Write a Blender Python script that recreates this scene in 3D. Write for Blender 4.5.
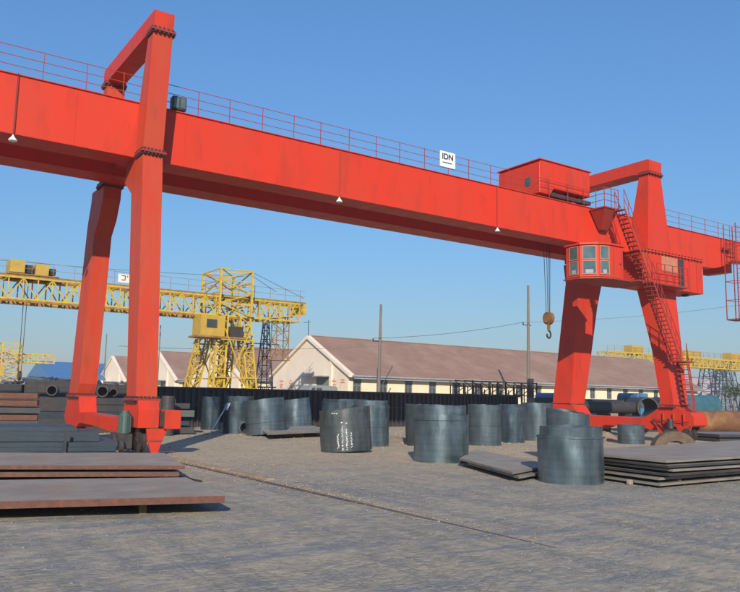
import bpy, bmesh, math, random
from math import sin, cos, pi, radians
from mathutils import Vector, Matrix
random.seed(7)
for o in list(bpy.data.objects): bpy.data.objects.remove(o)
S = bpy.context.scene
COL = S.collection

# ---------------------------------------------------------------- camera
# world: X along the crane girder, Y along the crane rails, metres
TH, PI_, RO, FPX = 0.595002, 0.133827, 0.0194967, 763.78
cd = bpy.data.cameras.new('camera'); cam = bpy.data.objects.new('camera', cd); COL.objects.link(cam)
cd.sensor_fit = 'HORIZONTAL'; cd.sensor_width = 36.0; cd.lens = 36.0*FPX/740.0
cd.clip_start = 0.1; cd.clip_end = 6000
fw = Vector((sin(TH)*cos(PI_), cos(TH)*cos(PI_), sin(PI_)))
rt = Vector((cos(TH), -sin(TH), 0.0)); up = rt.cross(fw)
rt2 = rt*cos(RO) + up*sin(RO); up2 = up*cos(RO) - rt*sin(RO)
M = Matrix((rt2, up2, -fw)).transposed().to_4x4(); M.translation = Vector((0, 0, 2.0))
cam.matrix_world = M
S.camera = cam

# ---------------------------------------------------------------- light
SUN_EL = radians(24.0)
sdir = Vector((-0.56, -0.83, 0)).normalized()*cos(SUN_EL) + Vector((0, 0, sin(SUN_EL)))   # towards the sun
w = bpy.data.worlds.new('World'); S.world = w; w.use_nodes = True
nt = w.node_tree; nt.nodes.clear()
sky = nt.nodes.new('ShaderNodeTexSky'); sky.sky_type = 'NISHITA'; sky.sun_disc = False
sky.sun_elevation = SUN_EL; sky.sun_rotation = math.atan2(sdir.x, sdir.y)
sky.air_density = 2.0; sky.dust_density = 0.0; sky.ozone_density = 10.0; sky.altitude = 0
bg = nt.nodes.new('ShaderNodeBackground'); bg.inputs[1].default_value = 0.10
wo = nt.nodes.new('ShaderNodeOutputWorld')
gam = nt.nodes.new('ShaderNodeGamma'); gam.inputs[1].default_value = .80        # the camera's soft, bluish rendering of a clear sky
tin = nt.nodes.new('ShaderNodeMix'); tin.data_type = 'RGBA'; tin.blend_type = 'MULTIPLY'; tin.inputs[0].default_value = 1.0
tin.inputs[7].default_value = (1.10, 1.39, 1.84, 1)
nt.links.new(sky.outputs[0], gam.inputs[0]); nt.links.new(gam.outputs[0], tin.inputs[6]); nt.links.new(tin.outputs[2], bg.inputs[0]); nt.links.new(bg.outputs[0], wo.inputs[0])
sl = bpy.data.lights.new('sun', 'SUN'); sl.energy = 5.0; sl.angle = radians(0.5); sl.color = (1.0, 0.91, 0.77)
so = bpy.data.objects.new('sun', sl); COL.objects.link(so)
so.rotation_euler = sdir.to_track_quat('Z', 'Y').to_euler()
S.view_settings.view_transform = 'Standard'; S.view_settings.look = 'None'
S.view_settings.exposure = 0.12; S.view_settings.gamma = 1.0

# ---------------------------------------------------------------- materials
def mat(name, base, base2=None, scale=2.0, rough=0.6, metal=0.0, bump=0.0, bscale=20.0, stretch=(1, 1, 1),
        base3=None, s3=0.4, w3=0.35, spec=0.5, lo=0.35, hi=0.65, rvar=0.0, coord='Object'):
    m = bpy.data.materials.new(name); m.use_nodes = True
    n = m.node_tree; N = n.nodes; L = n.links
    p = N['Principled BSDF']; p.inputs['Roughness'].default_value = rough; p.inputs['Metallic'].default_value = metal
    p.inputs['Specular IOR Level'].default_value = spec
    tc = N.new('ShaderNodeTexCoord'); mp = N.new('ShaderNodeMapping'); mp.inputs['Scale'].default_value = stretch
    L.new(tc.outputs[coord], mp.inputs[0])
    def noise(sc, det=6, ro=0.6):
        t = N.new('ShaderNodeTexNoise'); t.inputs['Scale'].default_value = sc; t.inputs['Detail'].default_value = det
        t.inputs['Roughness'].default_value = ro; L.new(mp.outputs[0], t.inputs['Vector']); return t
    def ramp(src, a, b):
        r = N.new('ShaderNodeMapRange'); r.inputs['From Min'].default_value = a; r.inputs['From Max'].default_value = b
        L.new(src, r.inputs['Value']); return r.outputs[0]
    def mix(fac, a, b):
        x = N.new('ShaderNodeMix'); x.data_type = 'RGBA'; L.new(fac, x.inputs[0])
        for i, v in ((6, a), (7, b)):
            if isinstance(v, tuple): x.inputs[i].default_value = (*v, 1)
            else: L.new(v, x.inputs[i])
        return x.outputs[2]
    c = None
    if base2:
        t = noise(scale); c = mix(ramp(t.outputs['Fac'], lo, hi), base, base2)
    if base3:
        t3 = noise(s3, 8, 0.65); c = mix(ramp(t3.outputs['Fac'], 1-w3-0.1, 1-w3+0.12), c or base, base3)
    if c is None: p.inputs['Base Color'].default_value = (*base, 1)
    else: L.new(c, p.inputs['Base Color'])
    if rvar:
        t4 = noise(scale*1.7); r4 = N.new('ShaderNodeMapRange'); r4.inputs['To Min'].default_value = rough-rvar
        r4.inputs['To Max'].default_value = rough+rvar; r4.inputs['From Min'].default_value = .3; r4.inputs['From Max'].default_value = .7
        L.new(t4.outputs['Fac'], r4.inputs['Value']); L.new(r4.outputs[0], p.inputs['Roughness'])
    if bump:
        t2 = noise(bscale, 5); b = N.new('ShaderNodeBump'); b.inputs['Strength'].default_value = bump
        b.inputs['Distance'].default_value = 0.02
        L.new(t2.outputs['Fac'], b.inputs['Height']); L.new(b.outputs[0], p.inputs['Normal'])
    return m
RED = mat('red_paint', (.60, .032, .011), (.52, .046, .020), 1.1, .5, bump=.25, bscale=3, base3=(.36, .038, .020), s3=1.6, w3=.38, spec=.3, stretch=(1, 1, .35), rvar=.08)
REDG = mat('red_girder_paint', (.62, .034, .011), (.55, .044, .017), .55, .52, bump=.45, bscale=1.1, base3=(.42, .036, .016), s3=1.5, w3=.38, spec=.3, stretch=(1, 1, .3), rvar=.08)
REDL = mat('faded_orange_red_paint', (.51, .042, .015), (.45, .066, .028), 1.2, .55, bump=.25, bscale=3, base3=(.32, .052, .026), s3=1.9, w3=.36, spec=.3, stretch=(1.5, 1.5, .25), rvar=.08)
REDD = mat('dull_red_steel', (.36, .035, .02), (.25, .04, .03), 4, .6)
PINKP = mat('faded_pink_panel', (.50, .20, .12), (.42, .15, .09), 3, .6)
DARK = mat('dark_grease', (.03, .028, .03), (.06, .05, .045), 5, .5)
BOLT = mat('bolt_rusty', (.045, .02, .02), None, rough=.6)
GREEN = mat('green_motor_paint', (.045, .10, .08), (.07, .11, .10), 6, .45)
RUST = mat('rust', (.17, .065, .03), (.10, .042, .025), 6, .8, bump=.4, bscale=30, base3=(.26, .11, .05), s3=3, w3=.4)
RAILM = mat('worn_rail_steel', (.10, .085, .075), (.15, .12, .10), 3, .55, metal=.3, base3=(.20, .13, .08), s3=1.0, w3=.4)
RUSTE = mat('rusty_plate_edge', (.16, .062, .038), (.10, .042, .028), 9, .8, bump=.3, bscale=40)
PLATE = mat('dusty_plate_top', (.32, .285, .225), (.225, .20, .165), 1.1, .7, bump=.3, bscale=9, base3=(.28, .185, .13), s3=.8, w3=.4, stretch=(1, 1, 1))
PLATE2 = mat('grey_plate_top', (.24, .215, .175), (.17, .155, .135), 1.6, .6, bump=.15, bscale=14, base3=(.31, .26, .21), s3=1.1, w3=.35)
SLATE = mat('blue_grey_sheet_steel', (.040, .058, .072), (.030, .042, .054), 2.2, .5, metal=.25, bump=.2, bscale=10, base3=(.085, .095, .10), s3=1.7, w3=.3, stretch=(1, 1, 5), rvar=.1)
DRK = mat('dark_blackened_steel', (.032, .036, .042), (.06, .045, .04), 2.5, .6, bump=.3, bscale=15, base3=(.11, .07, .05), s3=1.6, w3=.32)
DRKR = mat('dark_rusty_steel', (.065, .036, .026), (.04, .03, .028), 3, .75, bump=.3)
RUSTT = mat('tan_rust', (.15, .10, .06), (.085, .055, .04), 4, .85, bump=.5)
STONE = mat('sandy_stones', (.34, .27, .20), (.24, .19, .15), 9, .95)
GRAV = mat('grey_gravel', (.24, .22, .20), (.17, .16, .15), 11, .95)
BUND = mat('grey_green_bundle_side', (.11, .13, .115), (.075, .09, .085), 2.5, .6, stretch=(.4, .4, 6))
DRUMI = mat('drum_inside_steel', (.10, .11, .115), (.14, .12, .10), 2, .5, metal=.6)
def drum_mat(name, c1, c2, rough):
    m = mat(name, tuple(x*.95 for x in c1), tuple(x*1.2 for x in c2), 1.3, rough+.0, metal=.80, spec=.5, bump=.14, bscale=3.2, base3=tuple(x*.5 for x in c1), s3=1.7, w3=.42, stretch=(1, 1, .35), rvar=.09)
    n = m.node_tree; p = n.nodes['Principled BSDF']; p.inputs['Anisotropic'].default_value = .45
    # faint rolling bands round the shell and pale vertical runs
    tc = n.nodes.new('ShaderNodeTexCoord'); src = p.inputs['Base Color'].links[0].from_socket
    for sc, amt in (((.25, .25, 4.5), .16), ((2.6, 2.6, .3), .18)):
        q = n.nodes.new('ShaderNodeMapping'); q.inputs['Scale'].default_value = sc; n.links.new(tc.outputs['Object'], q.inputs[0])
        t = n.nodes.new('ShaderNodeTexNoise'); t.inputs['Scale'].default_value = 1.6; t.inputs['Detail'].default_value = 5; n.links.new(q.outputs[0], t.inputs['Vector'])
        r = n.nodes.new('ShaderNodeMapRange'); r.inputs['From Min'].default_value = .3; r.inputs['From Max'].default_value = .7
        r.inputs['To Min'].default_value = 1-amt; r.inputs['To Max'].default_value = 1+amt; n.links.new(t.outputs['Fac'], r.inputs['Value'])
        x = n.nodes.new('ShaderNodeVectorMath'); x.operation = 'SCALE'; n.links.new(src, x.inputs[0]); n.links.new(r.outputs[0], x.inputs['Scale']); src = x.outputs[0]
    n.links.new(src, p.inputs['Base Color'])
    return m
DRUMS = [drum_mat('mill_scale_steel_a', (.125, .175, .205), (.20, .25, .27), .34),
         drum_mat('mill_scale_steel_b', (.085, .13, .165), (.14, .18, .205), .33),
         drum_mat('mill_scale_steel_c', (.18, .225, .245), (.12, .165, .19), .36),
         drum_mat('mill_scale_steel_dull', (.10, .12, .13), (.14, .15, .145), .46)]
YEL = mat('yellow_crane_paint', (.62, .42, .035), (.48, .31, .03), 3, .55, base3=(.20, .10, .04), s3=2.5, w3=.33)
YELD = mat('dark_rust_yellow_paint', (.34, .20, .05), (.22, .10, .04), 3, .6)  # darker, rustier yellow for beams, railings and decks
YELB = mat('bright_yellow_panel', (.52, .34, .045), (.43, .27, .04), 2, .55, base3=(.25, .13, .04), s3=1.8, w3=.3)
STEELD = mat('dark_blue_lattice_steel', (.05, .06, .09), None, rough=.5, metal=.3)
CREAM = mat('cream_wall_plaster', (.80, .70, .50), (.74, .63, .43), .6, .85, bump=.2, bscale=9, base3=(.58, .47, .32), s3=.7, w3=.3)
CREAM2 = mat('pink_cream_gable_plaster', (.82, .70, .56), (.76, .62, .47), .5, .85, bump=.2, bscale=9, base3=(.60, .47, .36), s3=.6, w3=.3)
WHITE = mat('white_paint', (.8, .8, .78), None, rough=.5)
TRIMG = mat('grey_gutter', (.33, .34, .36), (.26, .27, .29), 2, .6)
GLASSW = mat('dark_window_glass', (.05, .06, .065), (.08, .09, .09), .4, .12, spec=.8)
GLASSC = mat('cab_window_glass', (.10, .15, .155), (.05, .08, .085), 1.2, .08, spec=.9)
GREENF = mat('grey_green_window_frame', (.18, .21, .19), None, rough=.6)
WOOD = mat('weathered_pole_wood', (.22, .18, .14), (.15, .12, .10), 4, .85, bump=.4, bscale=20, stretch=(3, 3, .3))
TIMBER = mat('timber_dunnage', (.20, .13, .08), (.12, .08, .05), 5, .85, bump=.4)
BLUE = mat('bright_blue_paint', (.07, .20, .38), (.06, .16, .32), 1.5, .5)
TEAL = mat('teal_tarpaulin', (.03, .095, .13), (.045, .14, .16), .8, .5, bump=.5, bscale=2)
CHALK = mat('white_chalk', (.75, .77, .75), (.6, .62, .6), 30, .9)
REDW = mat('faded_red_lettering', (.66, .28, .20), None, rough=.8)
BLACK = mat('black_rubber', (.02, .02, .022), None, rough=.7)
INK = mat('black_lettering', (.03, .03, .035), None, rough=.6)
FAR = mat('far_building_plaster', (.42, .36, .36), (.36, .32, .34), .05, .9)
FARR = mat('far_roof', (.25, .26, .30), (.20, .20, .24), .05, .9)
TAN = mat('sandy_concrete', (.34, .25, .16), (.26, .19, .13), 3, .9, bump=.5, bscale=20)
ORN = mat('ochre_rusty_pipe', (.21, .095, .035), (.13, .055, .028), 1.5, .75, base3=(.32, .18, .06), s3=.8, w3=.4)
WHT2 = mat('grey_van_paint', (.24, .26, .25), None, rough=.35)
FOL = mat('tree_leaves', (.05, .075, .03), (.08, .085, .035), 2, .8)

def roof_mat():
    m = mat('dull_red_roof_tiles', (.32, .185, .130), (.265, .155, .110), .9, .85, base3=(.37, .235, .17), s3=.25, w3=.42)
    n = m.node_tree; N = n.nodes; L = n.links
    tc = N.new('ShaderNodeTexCoord')
    wv = N.new('ShaderNodeTexWave'); wv.wave_type = 'BANDS'; wv.bands_direction = 'Z'; wv.inputs['Scale'].default_value = 2.2
    wv.inputs['Distortion'].default_value = .6; L.new(tc.outputs['Object'], wv.inputs[0])
    wx = N.new('ShaderNodeTexWave'); wx.bands_direction = 'X'; wx.inputs['Scale'].default_value = 1.6
    L.new(tc.outputs['Object'], wx.inputs[0])
    ad = N.new('ShaderNodeMath'); ad.operation = 'ADD'; L.new(wv.outputs[1], ad.inputs[0]); L.new(wx.outputs[1], ad.inputs[1])
    b = N.new('ShaderNodeBump'); b.inputs['Strength'].default_value = .5; b.inputs['Distance'].default_value = .05
    L.new(ad.outputs[0], b.inputs['Height']); L.new(b.outputs[0], N['Principled BSDF'].inputs['Normal'])
    return m
ROOF = roof_mat()

def ground_mat():
    m = bpy.data.materials.new('yard_ground'); m.use_nodes = True
    n = m.node_tree; N = n.nodes; L = n.links; p = N['Principled BSDF']
    tc = N.new('ShaderNodeTexCoord')
    def mp(rot, sc):
        q = N.new('ShaderNodeMapping'); q.inputs['Rotation'].default_value = (0, 0, rot); q.inputs['Scale'].default_value = sc
        L.new(tc.outputs['Object'], q.inputs[0]); return q.outputs[0]
    def noi(v, s, d=8, r=.6, dist=0):
        t = N.new('ShaderNodeTexNoise'); t.inputs['Scale'].default_value = s; t.inputs['Detail'].default_value = d
        t.inputs['Roughness'].default_value = r; t.inputs['Distortion'].default_value = dist
        L.new(v, t.inputs['Vector']); return t.outputs['Fac']
    def rng(f, a, b, c=0, d=1):
        r = N.new('ShaderNodeMapRange'); r.inputs['From Min'].default_value = a; r.inputs['From Max'].default_value = b
        r.inputs['To Min'].default_value = c; r.inputs['To Max'].default_value = d; L.new(f, r.inputs['Value']); return r.outputs[0]
    def mix(f, a, b, mode='MIX'):
        x = N.new('ShaderNodeMix'); x.data_type = 'RGBA'; x.blend_type = mode
        if isinstance(f, float): x.inputs[0].default_value = f
        else: L.new(f, x.inputs[0])
        for i, v in ((6, a), (7, b)):
            if isinstance(v, tuple): x.inputs[i].default_value = (*v, 1)
            else: L.new(v, x.inputs[i])
        return x.outputs[2]
    def mul(a, b, op='MULTIPLY'):
        x = N.new('ShaderNodeMath'); x.operation = op; x.use_clamp = True
        for i, v in ((0, a), (1, b)):
            if isinstance(v, float): x.inputs[i].default_value = v
            else: L.new(v, x.inputs[i])
        return x.outputs[0]
    iso = mp(0, (1, 1, 1))
    st1 = mp(radians(62), (1, .16, 1))      # tyre streaks one way
    st2 = mp(radians(-14), (.14, 1, 1))     # and the other
    c = mix(rng(noi(iso, .35), .38, .62), (.40, .33, .255), (.48, .395, .295))
    c = mix(rng(noi(st1, 1.4, 8, .7), .45, .60), c, (.25, .235, .215))
    c = mix(rng(noi(st2, 1.7, 8, .7, .4), .48, .62, 0, .85), c, (.185, .21, .25))     # damp bluish scuffs
    c = mix(rng(noi(iso, 1.1, 10, .7), .54, .70, 0, .7), c, (.55, .445, .31))           # dry sand
    # sandier belt where the drums stand
    sx = N.new('ShaderNodeSeparateXYZ'); L.new(tc.outputs['Object'], sx.inputs[0])
    dd = N.new('ShaderNodeMath'); dd.operation = 'MULTIPLY_ADD'; L.new(sx.outputs['X'], dd.inputs[0]); dd.inputs[1].default_value = .42
    L.new(sx.outputs['Y'], dd.inputs[2])
    belt = rng(dd.outputs[0], 19, 29)
    belt = mul(belt, rng(noi(iso, .5, 6), .2, .42))
    c = mix(mul(belt, .95), c, (.58, .45, .30))
    # worn block paving: uneven small setts, joints filled with dust
    wp = N.new('ShaderNodeVectorMath'); wp.operation = 'MULTIPLY_ADD'
    wn = N.new('ShaderNodeTexNoise'); wn.inputs['Scale'].default_value = 1.3; L.new(iso, wn.inputs['Vector'])
    L.new(wn.outputs['Color'], wp.inputs[0]); wp.inputs[1].default_value = (.35, .35, 0); L.new(iso, wp.inputs[2])
    vm = N.new('ShaderNodeMapping'); vm.inputs['Rotation'].default_value = (0, 0, radians(28)); vm.inputs['Scale'].default_value = (1.0, 1.7, 1); L.new(wp.outputs[0], vm.inputs[0])
    vo = N.new('ShaderNodeTexVoronoi'); vo.feature = 'DISTANCE_TO_EDGE'; vo.inputs['Scale'].default_value = 6.5; L.new(vm.outputs[0], vo.inputs['Vector'])
    vc = N.new('ShaderNodeTexVoronoi'); vc.inputs['Scale'].default_value = 6.5; L.new(vm.outputs[0], vc.inputs['Vector'])
    sc_ = N.new('ShaderNodeSeparateColor'); L.new(vc.outputs['Color'], sc_.inputs[0])
    joint = rng(vo.outputs['Distance'], .16, .0)
    patch = rng(noi(iso, .6, 6, .6), .36, .56)                 # blocks are buried under dust in places
    joint = mul(joint, patch)
    c = mix(mul(rng(sc_.outputs[0], .2, 1), .5), c, (.19, .18, .18))
    c = mix(mul(rng(sc_.outputs[1], .6, 1), .5), c, (.47, .41, .33))
    c = mix(mul(joint, .32), c, (.16, .14, .12))
    spk = noi(iso, 38, 3, .7); c = mix(rng(spk, .60, .74, 0, .3), c, (.42, .39, .35))
    c = mix(rng(spk, .40, .28, 0, .6), c, (.075, .07, .068))
    mid = noi(iso, 6, 6, .75); c = mix(rng(mid, .50, .72, 0, .6), c, (.13, .115, .10))
    ft = noi(mp(radians(34), (.22, 1, 1)), 11, 5, .7); c = mix(rng(ft, .52, .70, 0, .55), c, (.15, .15, .16)); c = mix(rng(ft, .46, .32, 0, .45), c, (.56, .49, .39))
    c = mix(1.0, c, (1.0, 1.0, .915), 'MULTIPLY')
    L.new(c, p.inputs['Base Color'])
    L.new(rng(noi(st2, 1.7, 8, .7, .4), .5, .7, .92, .62), p.inputs['Roughness'])
    p.inputs['Specular IOR Level'].default_value = .3
    b = N.new('ShaderNodeBump'); b.inputs['Strength'].default_value = .7; b.inputs['Distance'].default_value = .03
    h = mul(noi(iso, 9, 8, .7), .6); h2 = mul(noi(st1, 5, 6, .7), .5)
    a = N.new('ShaderNodeMath'); a.operation = 'ADD'; L.new(h, a.inputs[0]); L.new(h2, a.inputs[1])
    jj = N.new('ShaderNodeMath'); jj.operation = 'MULTIPLY_ADD'; L.new(joint, jj.inputs[0]); jj.inputs[1].default_value = -.3; L.new(a.outputs[0], jj.inputs[2])
    tl = N.new('ShaderNodeMath'); tl.operation = 'MULTIPLY_ADD'; L.new(sc_.outputs[2], tl.inputs[0]); tl.inputs[1].default_value = .35; L.new(jj.outputs[0], tl.inputs[2])
    L.new(tl.outputs[0], b.inputs['Height'])
    b2 = N.new('ShaderNodeBump'); b2.inputs['Strength'].default_value = .5; b2.inputs['Distance'].default_value = .012
    L.new(noi(iso, 45, 4, .7), b2.inputs['Height']); L.new(b.outputs[0], b2.inputs['Normal'])
    L.new(b2.outputs[0], p.inputs['Normal'])
    return m
GROUND = ground_mat()

# ---------------------------------------------------------------- mesh helpers
class MB:
    def __init__(s): s.v = []; s.f = []; s.mi = []
    def add(s, vs, fs, mi=0):
        k = len(s.v); s.v += [Vector(q) for q in vs]; s.f += [tuple(i+k for i in f) for f in fs]; s.mi += [mi]*len(fs); return s
    def box(s, x0, x1, y0, y1, z0, z1, mi=0):
        return s.add([(x0,y0,z0),(x1,y0,z0),(x1,y1,z0),(x0,y1,z0),(x0,y0,z1),(x1,y0,z1),(x1,y1,z1),(x0,y1,z1)],
                     [(3,2,1,0),(4,5,6,7),(0,1,5,4),(1,2,6,5),(2,3,7,6),(3,0,4,7)], mi)
    def loft(s, a, b, mi=0):      # two equal polygons, closed prism
        n = len(a); f = [tuple(range(n-1, -1, -1)), tuple(range(n, 2*n))]
        f += [(i, (i+1) % n, n+(i+1) % n, n+i) for i in range(n)]
        return s.add(list(a)+list(b), f, mi)
    def yz(s, poly, x0, x1, mi=0):
        if callable(x1): b = [(x1(z), y, z) for y, z in poly]
        else: b = [(x1, y, z) for y, z in poly]
        return s.loft([(x0, y, z) for y, z in poly], b, mi)
    def xz(s, poly, y0, y1, mi=0): return s.loft([(x, y0, z) for x, z in poly], [(x, y1, z) for x, z in poly], mi)
    def xy(s, poly, z0, z1, mi=0): return s.loft([(x, y, z0) for x, y in poly], [(x, y, z1) for x, y in poly], mi)
    def bar(s, p, q, r=.03, n=4, r2=None, mi=0, rot=.785):
        p = Vector(p); q = Vector(q); d = (q-p)
        if d.length < 1e-6: return s
        d.normalize(); a = Vector((0, 0, 1)) if abs(d.z) < .9 else Vector((1, 0, 0))
        u = d.cross(a).normalized(); w_ = d.cross(u); r2 = r if r2 is None else r2
        A = [p+(u*cos(rot+2*pi*i/n)+w_*sin(rot+2*pi*i/n))*r for i in range(n)]
        B = [q+(u*cos(rot+2*pi*i/n)+w_*sin(rot+2*pi*i/n))*r2 for i in range(n)]
        return s.loft(A, B, mi)
    def tube(s, p, q, ro, ri, n=28, mi=0, mi2=None):      # open pipe with a wall
        p = Vector(p); q = Vector(q); d = (q-p).normalized(); a = Vector((0, 0, 1)) if abs(d.z) < .9 else Vector((1, 0, 0))
        u = d.cross(a).normalized(); w_ = d.cross(u)
        R = [[c+(u*cos(2*pi*i/n)+w_*sin(2*pi*i/n))*r for i in range(n)] for c, r in ((p, ro), (q, ro), (q, ri), (p, ri))]
        k = [r_ for ring in R for r_ in ring]
        f = []
        for j in range(4):
            for i in range(n): f.append((j*n+i, j*n+(i+1) % n, ((j+1) % 4)*n+(i+1) % n, ((j+1) % 4)*n+i))
        return s.add(k, f, mi)
    def build(s, name, m, parent=None, smooth=False, bevel=0, loc=None, autos=None):
        me = bpy.data.meshes.new(name)
        base = parent_world(parent) if parent else Vector(loc or (0, 0, 0))
        me.from_pydata([v-base for v in s.v], [], s.f)
        ms = m if isinstance(m, (list, tuple)) else [m]
        for x in ms: me.materials.append(x)
        if len(ms) > 1:
            for p_, i in zip(me.polygons, s.mi): p_.material_index = i
        b = bmesh.new(); b.from_mesh(me); bmesh.ops.recalc_face_normals(b, faces=b.faces)
        if bevel: bmesh.ops.bevel(b, geom=list(b.edges), offset=bevel, segments=1, affect='EDGES', clamp_overlap=True)
        b.to_mesh(me); b.free()
        if smooth:
            for p_ in me.polygons: p_.use_smooth = True
            try: me.set_sharp_from_angle(angle=radians(35))
            except Exception: pass
        o = bpy.data.objects.new(name, me); COL.objects.link(o)
        if parent: o.parent = parent
        else: o.location = base
        return o
def parent_world(p):
    v = Vector(p.location)
    while p.parent: p = p.parent; v += p.location
    return v
def tag(o, label=None, cat=None, group=None, kind=None):
    if label: o['label'] = label
    if cat: o['category'] = cat
    if group: o['group'] = group
    if kind: o['kind'] = kind
    return o
def empty(name, loc, label, cat, group=None):
    o = bpy.data.objects.new(name, None); o.empty_display_size = .3; COL.objects.link(o); o.location = loc
    return tag(o, label, cat, group)
def box(name, m, par, *a, **k): return MB().box(*a).build(name, m, par, **k)
def interp(pts, z):
    pts = sorted(pts)
    if z <= pts[0][0]: return pts[0][1]
    for (a, b), (c, d) in zip(pts, pts[1:]):
        if z <= c: return b+(d-b)*(z-a)/(c-a)
    return pts[-1][1]

# ---------------------------------------------------------------- ground
gm = MB(); gm.add([(-1500, -1500, 0), (2500, -1500, 0), (2500, 2500, 0), (-1500, 2500, 0)], [(0, 1, 2, 3)])
tag(gm.build('ground', GROUND), kind='structure')

# ---------------------------------------------------------------- the red gantry crane
G0, G1, G2, G3, ZB, ZT = 27.3, 28.5, 30.2, 31.4, 10.65, 12.68
crane = empty('gantry_crane', (8.35, 26.2, 0), 'huge red portal gantry crane spanning the yard on two pairs of legs', 'gantry crane')
def girder(y0, y1):
    m = MB()
    prof = [(-14, ZB), (43.6, ZB-.02), (44.9, ZB), (45.8, ZB+.22), (46.9, ZB+.75), (49.5, ZB+.95), (49.5, ZT), (-14, ZT)]
    m.xz(prof, y0+.03, y1-.03)
    o = m.build('girder', REDG, crane)
    f = MB(); f.box(-14, 49.5, y0-.03, y1+.03, ZT, ZT+.035)
    f.build('top_flange', RED, o)
    f = MB(); f.box(-14, 44.4, y0-.01, y1+.01, ZB-.055, ZB-.022)
    f.build('bottom_flange', RED, o)
    for k in range(16):                                            # butt welds between the web plates
        x = -10.2+4.0*k
        if x < 43: box('web_weld', REDG, o, x, x+.02, y0+.018, y0+.031, ZB+.03, ZT-.02)
    return o
girder(G0, G1); girder(G2, G3)
for x in (-9, 8.0, 36.9, 48.2):
    box('cross_tie', RED, crane, x, x+.6, G1-.02, G2+.02, ZB+.25, ZT-.25)
rl = MB()
for y in (G0+.6, G3-.6): rl.box(-14, 49.4, y-.035, y+.035, ZT+.036, ZT+.14)
rl.build('trolley_rail', DARK, crane)

def bolts(name, ring, z, par, n=5):
    m = MB()
    for (a, b) in ring:
        a = Vector(a); b = Vector(b)
        for i in range(n):
            p = a.lerp(b, (i+.5)/n)
            m.box(p.x-.035, p.x+.035, p.y-.035, p.y+.035, p.z-.11, p.z-.05)
            m.box(p.x-.035, p.x+.035, p.y-.035, p.y+.035, p.z+.05, p.z+.11)
    return tag(m.build(name, BOLT, par), kind='stuff')
def flange(name, x0, x1, y0, y1, z, n=5, zr=None):
    """bolted splice: two thin plates proud of the section with rows of bolts"""
    zr = z if zr is None else zr
    e = .09; m = MB()
    P = [(x0-e, y0-e), (x1+e, y0-e), (x1+e, y1+e), (x0-e, y1+e)]
    zz = [z, z, zr, zr]
    m.loft([(a, b, c-.035) for (a, b), c in zip(P, zz)], [(a, b, c-.003) for (a, b), c in zip(P, zz)])
    m.loft([(a, b, c+.003) for (a, b), c in zip(P, zz)], [(a, b, c+.035) for (a, b), c in zip(P, zz)])
    o = m.build(name, REDD, crane)
    q = [(x0-e/2, y0-e/2, z), (x1+e/2, y0-e/2, z), (x1+e/2, y1+e/2, zr), (x0-e/2, y1+e/2, zr)]
    bolts('bolt_row', [(q[i], q[(i+1) % 4]) for i in range(4)], z, o, n)
    return o

def support(xa, xb_fn, near, far, postn, postf, ztop, zbeam, fn, matl):
    for nm, poly in (('leg', near), ('leg', far)):
        MB().yz(poly, xa, xb_fn).build(nm, matl, crane)
    for poly in (postn, postf): MB().yz(poly, xa, xb_fn).build('portal_post', RED if xa > 20 else REDL, crane)
# left (slender) support
LX0, LX1 = 8.0, 8.72
lx = lambda z: LX1
nearL = [(25.62, 1.86), (26.35, 9.5), (26.48, 10.62), (28.35, 10.58), (28.5, 9.9), (27.6, 9.3), (26.72, 2.4), (26.66, 1.86)]
farL = [(33.55, 1.92), (33.3, 2.4), (32.55, 8.6), (31.95, 9.2), (31.55, 10.0), (31.5, 10.55), (33.35, 10.55), (33.4, 10.1), (33.75, 9.2), (34.9, 2.4), (35.0, 1.92)]
pnL = [(26.48, 10.68), (26.12, 15.08), (26.66, 15.08), (27.29, 12.72), (27.29, 10.68)]
pfL = [(32.3, 10.62), (32.62, 15.08), (32.08, 15.08), (31.41, 12.72), (31.41, 10.62)]
support(LX0, lx, nearL, farL, pnL, pfL, 15.85, 15.15, None, REDL)
MB().yz([(26.06, 15.14), (26.02, 15.8), (26.1, 15.86), (32.6, 15.86), (32.72, 15.78), (32.68, 15.14), (32.0, 15.14), (31.6, 15.2), (27.1, 15.2), (26.7, 15.14)], LX0, LX1).build('portal_beam', RED, crane)
flange('bolted_flange', LX0, LX1, 26.08, 26.68, 15.11, 5)
flange('bolted_flange', LX0, LX1, 32.06, 32.66, 15.11, 5)
flange('bolted_flange', LX0, LX1, 26.42, 27.2, 10.65, 6)
flange('bolted_flange', LX0, LX1, 31.5, 32.35, 10.585, 6)
# right (broad) support
RX0 = 36.7
rx = lambda z: RX0 + interp([(1.8, 1.25), (2.4, 1.3), (7.0, 1.75), (10.6, 2.15), (15.1, 1.15), (15.9, 1.15)], z)
nearR = [(25.0, 1.95), (25.35, 4.5), (25.8, 7.4), (26.3, 10.55), (28.3, 10.55), (28.1, 10.0), (27.25, 9.0), (26.25, 5.0), (25.85, 2.4), (25.8, 1.95)]
farR = [(32.1, 1.95), (31.85, 4.0), (31.45, 8.0), (31.1, 10.0), (31.0, 10.58), (32.5, 10.58), (32.35, 9.4), (33.2, 4.0), (33.55, 1.95)]
pnR = [(26.3, 10.64), (26.15, 15.08), (26.75, 15.08), (27.29, 12.72), (27.29, 10.64)]
pfR = [(32.4, 10.64), (32.55, 15.08), (31.95, 15.08), (31.41, 12.72), (31.41, 10.64)]
support(RX0, rx, nearR, farR, pnR, pfR, 15.85, 15.15, None, RED)
MB().yz([(26.1, 15.14), (26.06, 15.8), (26.14, 15.9), (32.56, 15.9), (32.66, 15.8), (32.62, 15.14), (31.9, 15.14), (31.6, 15.2), (27.2, 15.2), (26.8, 15.14)], RX0, RX0+1.15).build('portal_beam', RED, crane)
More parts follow.
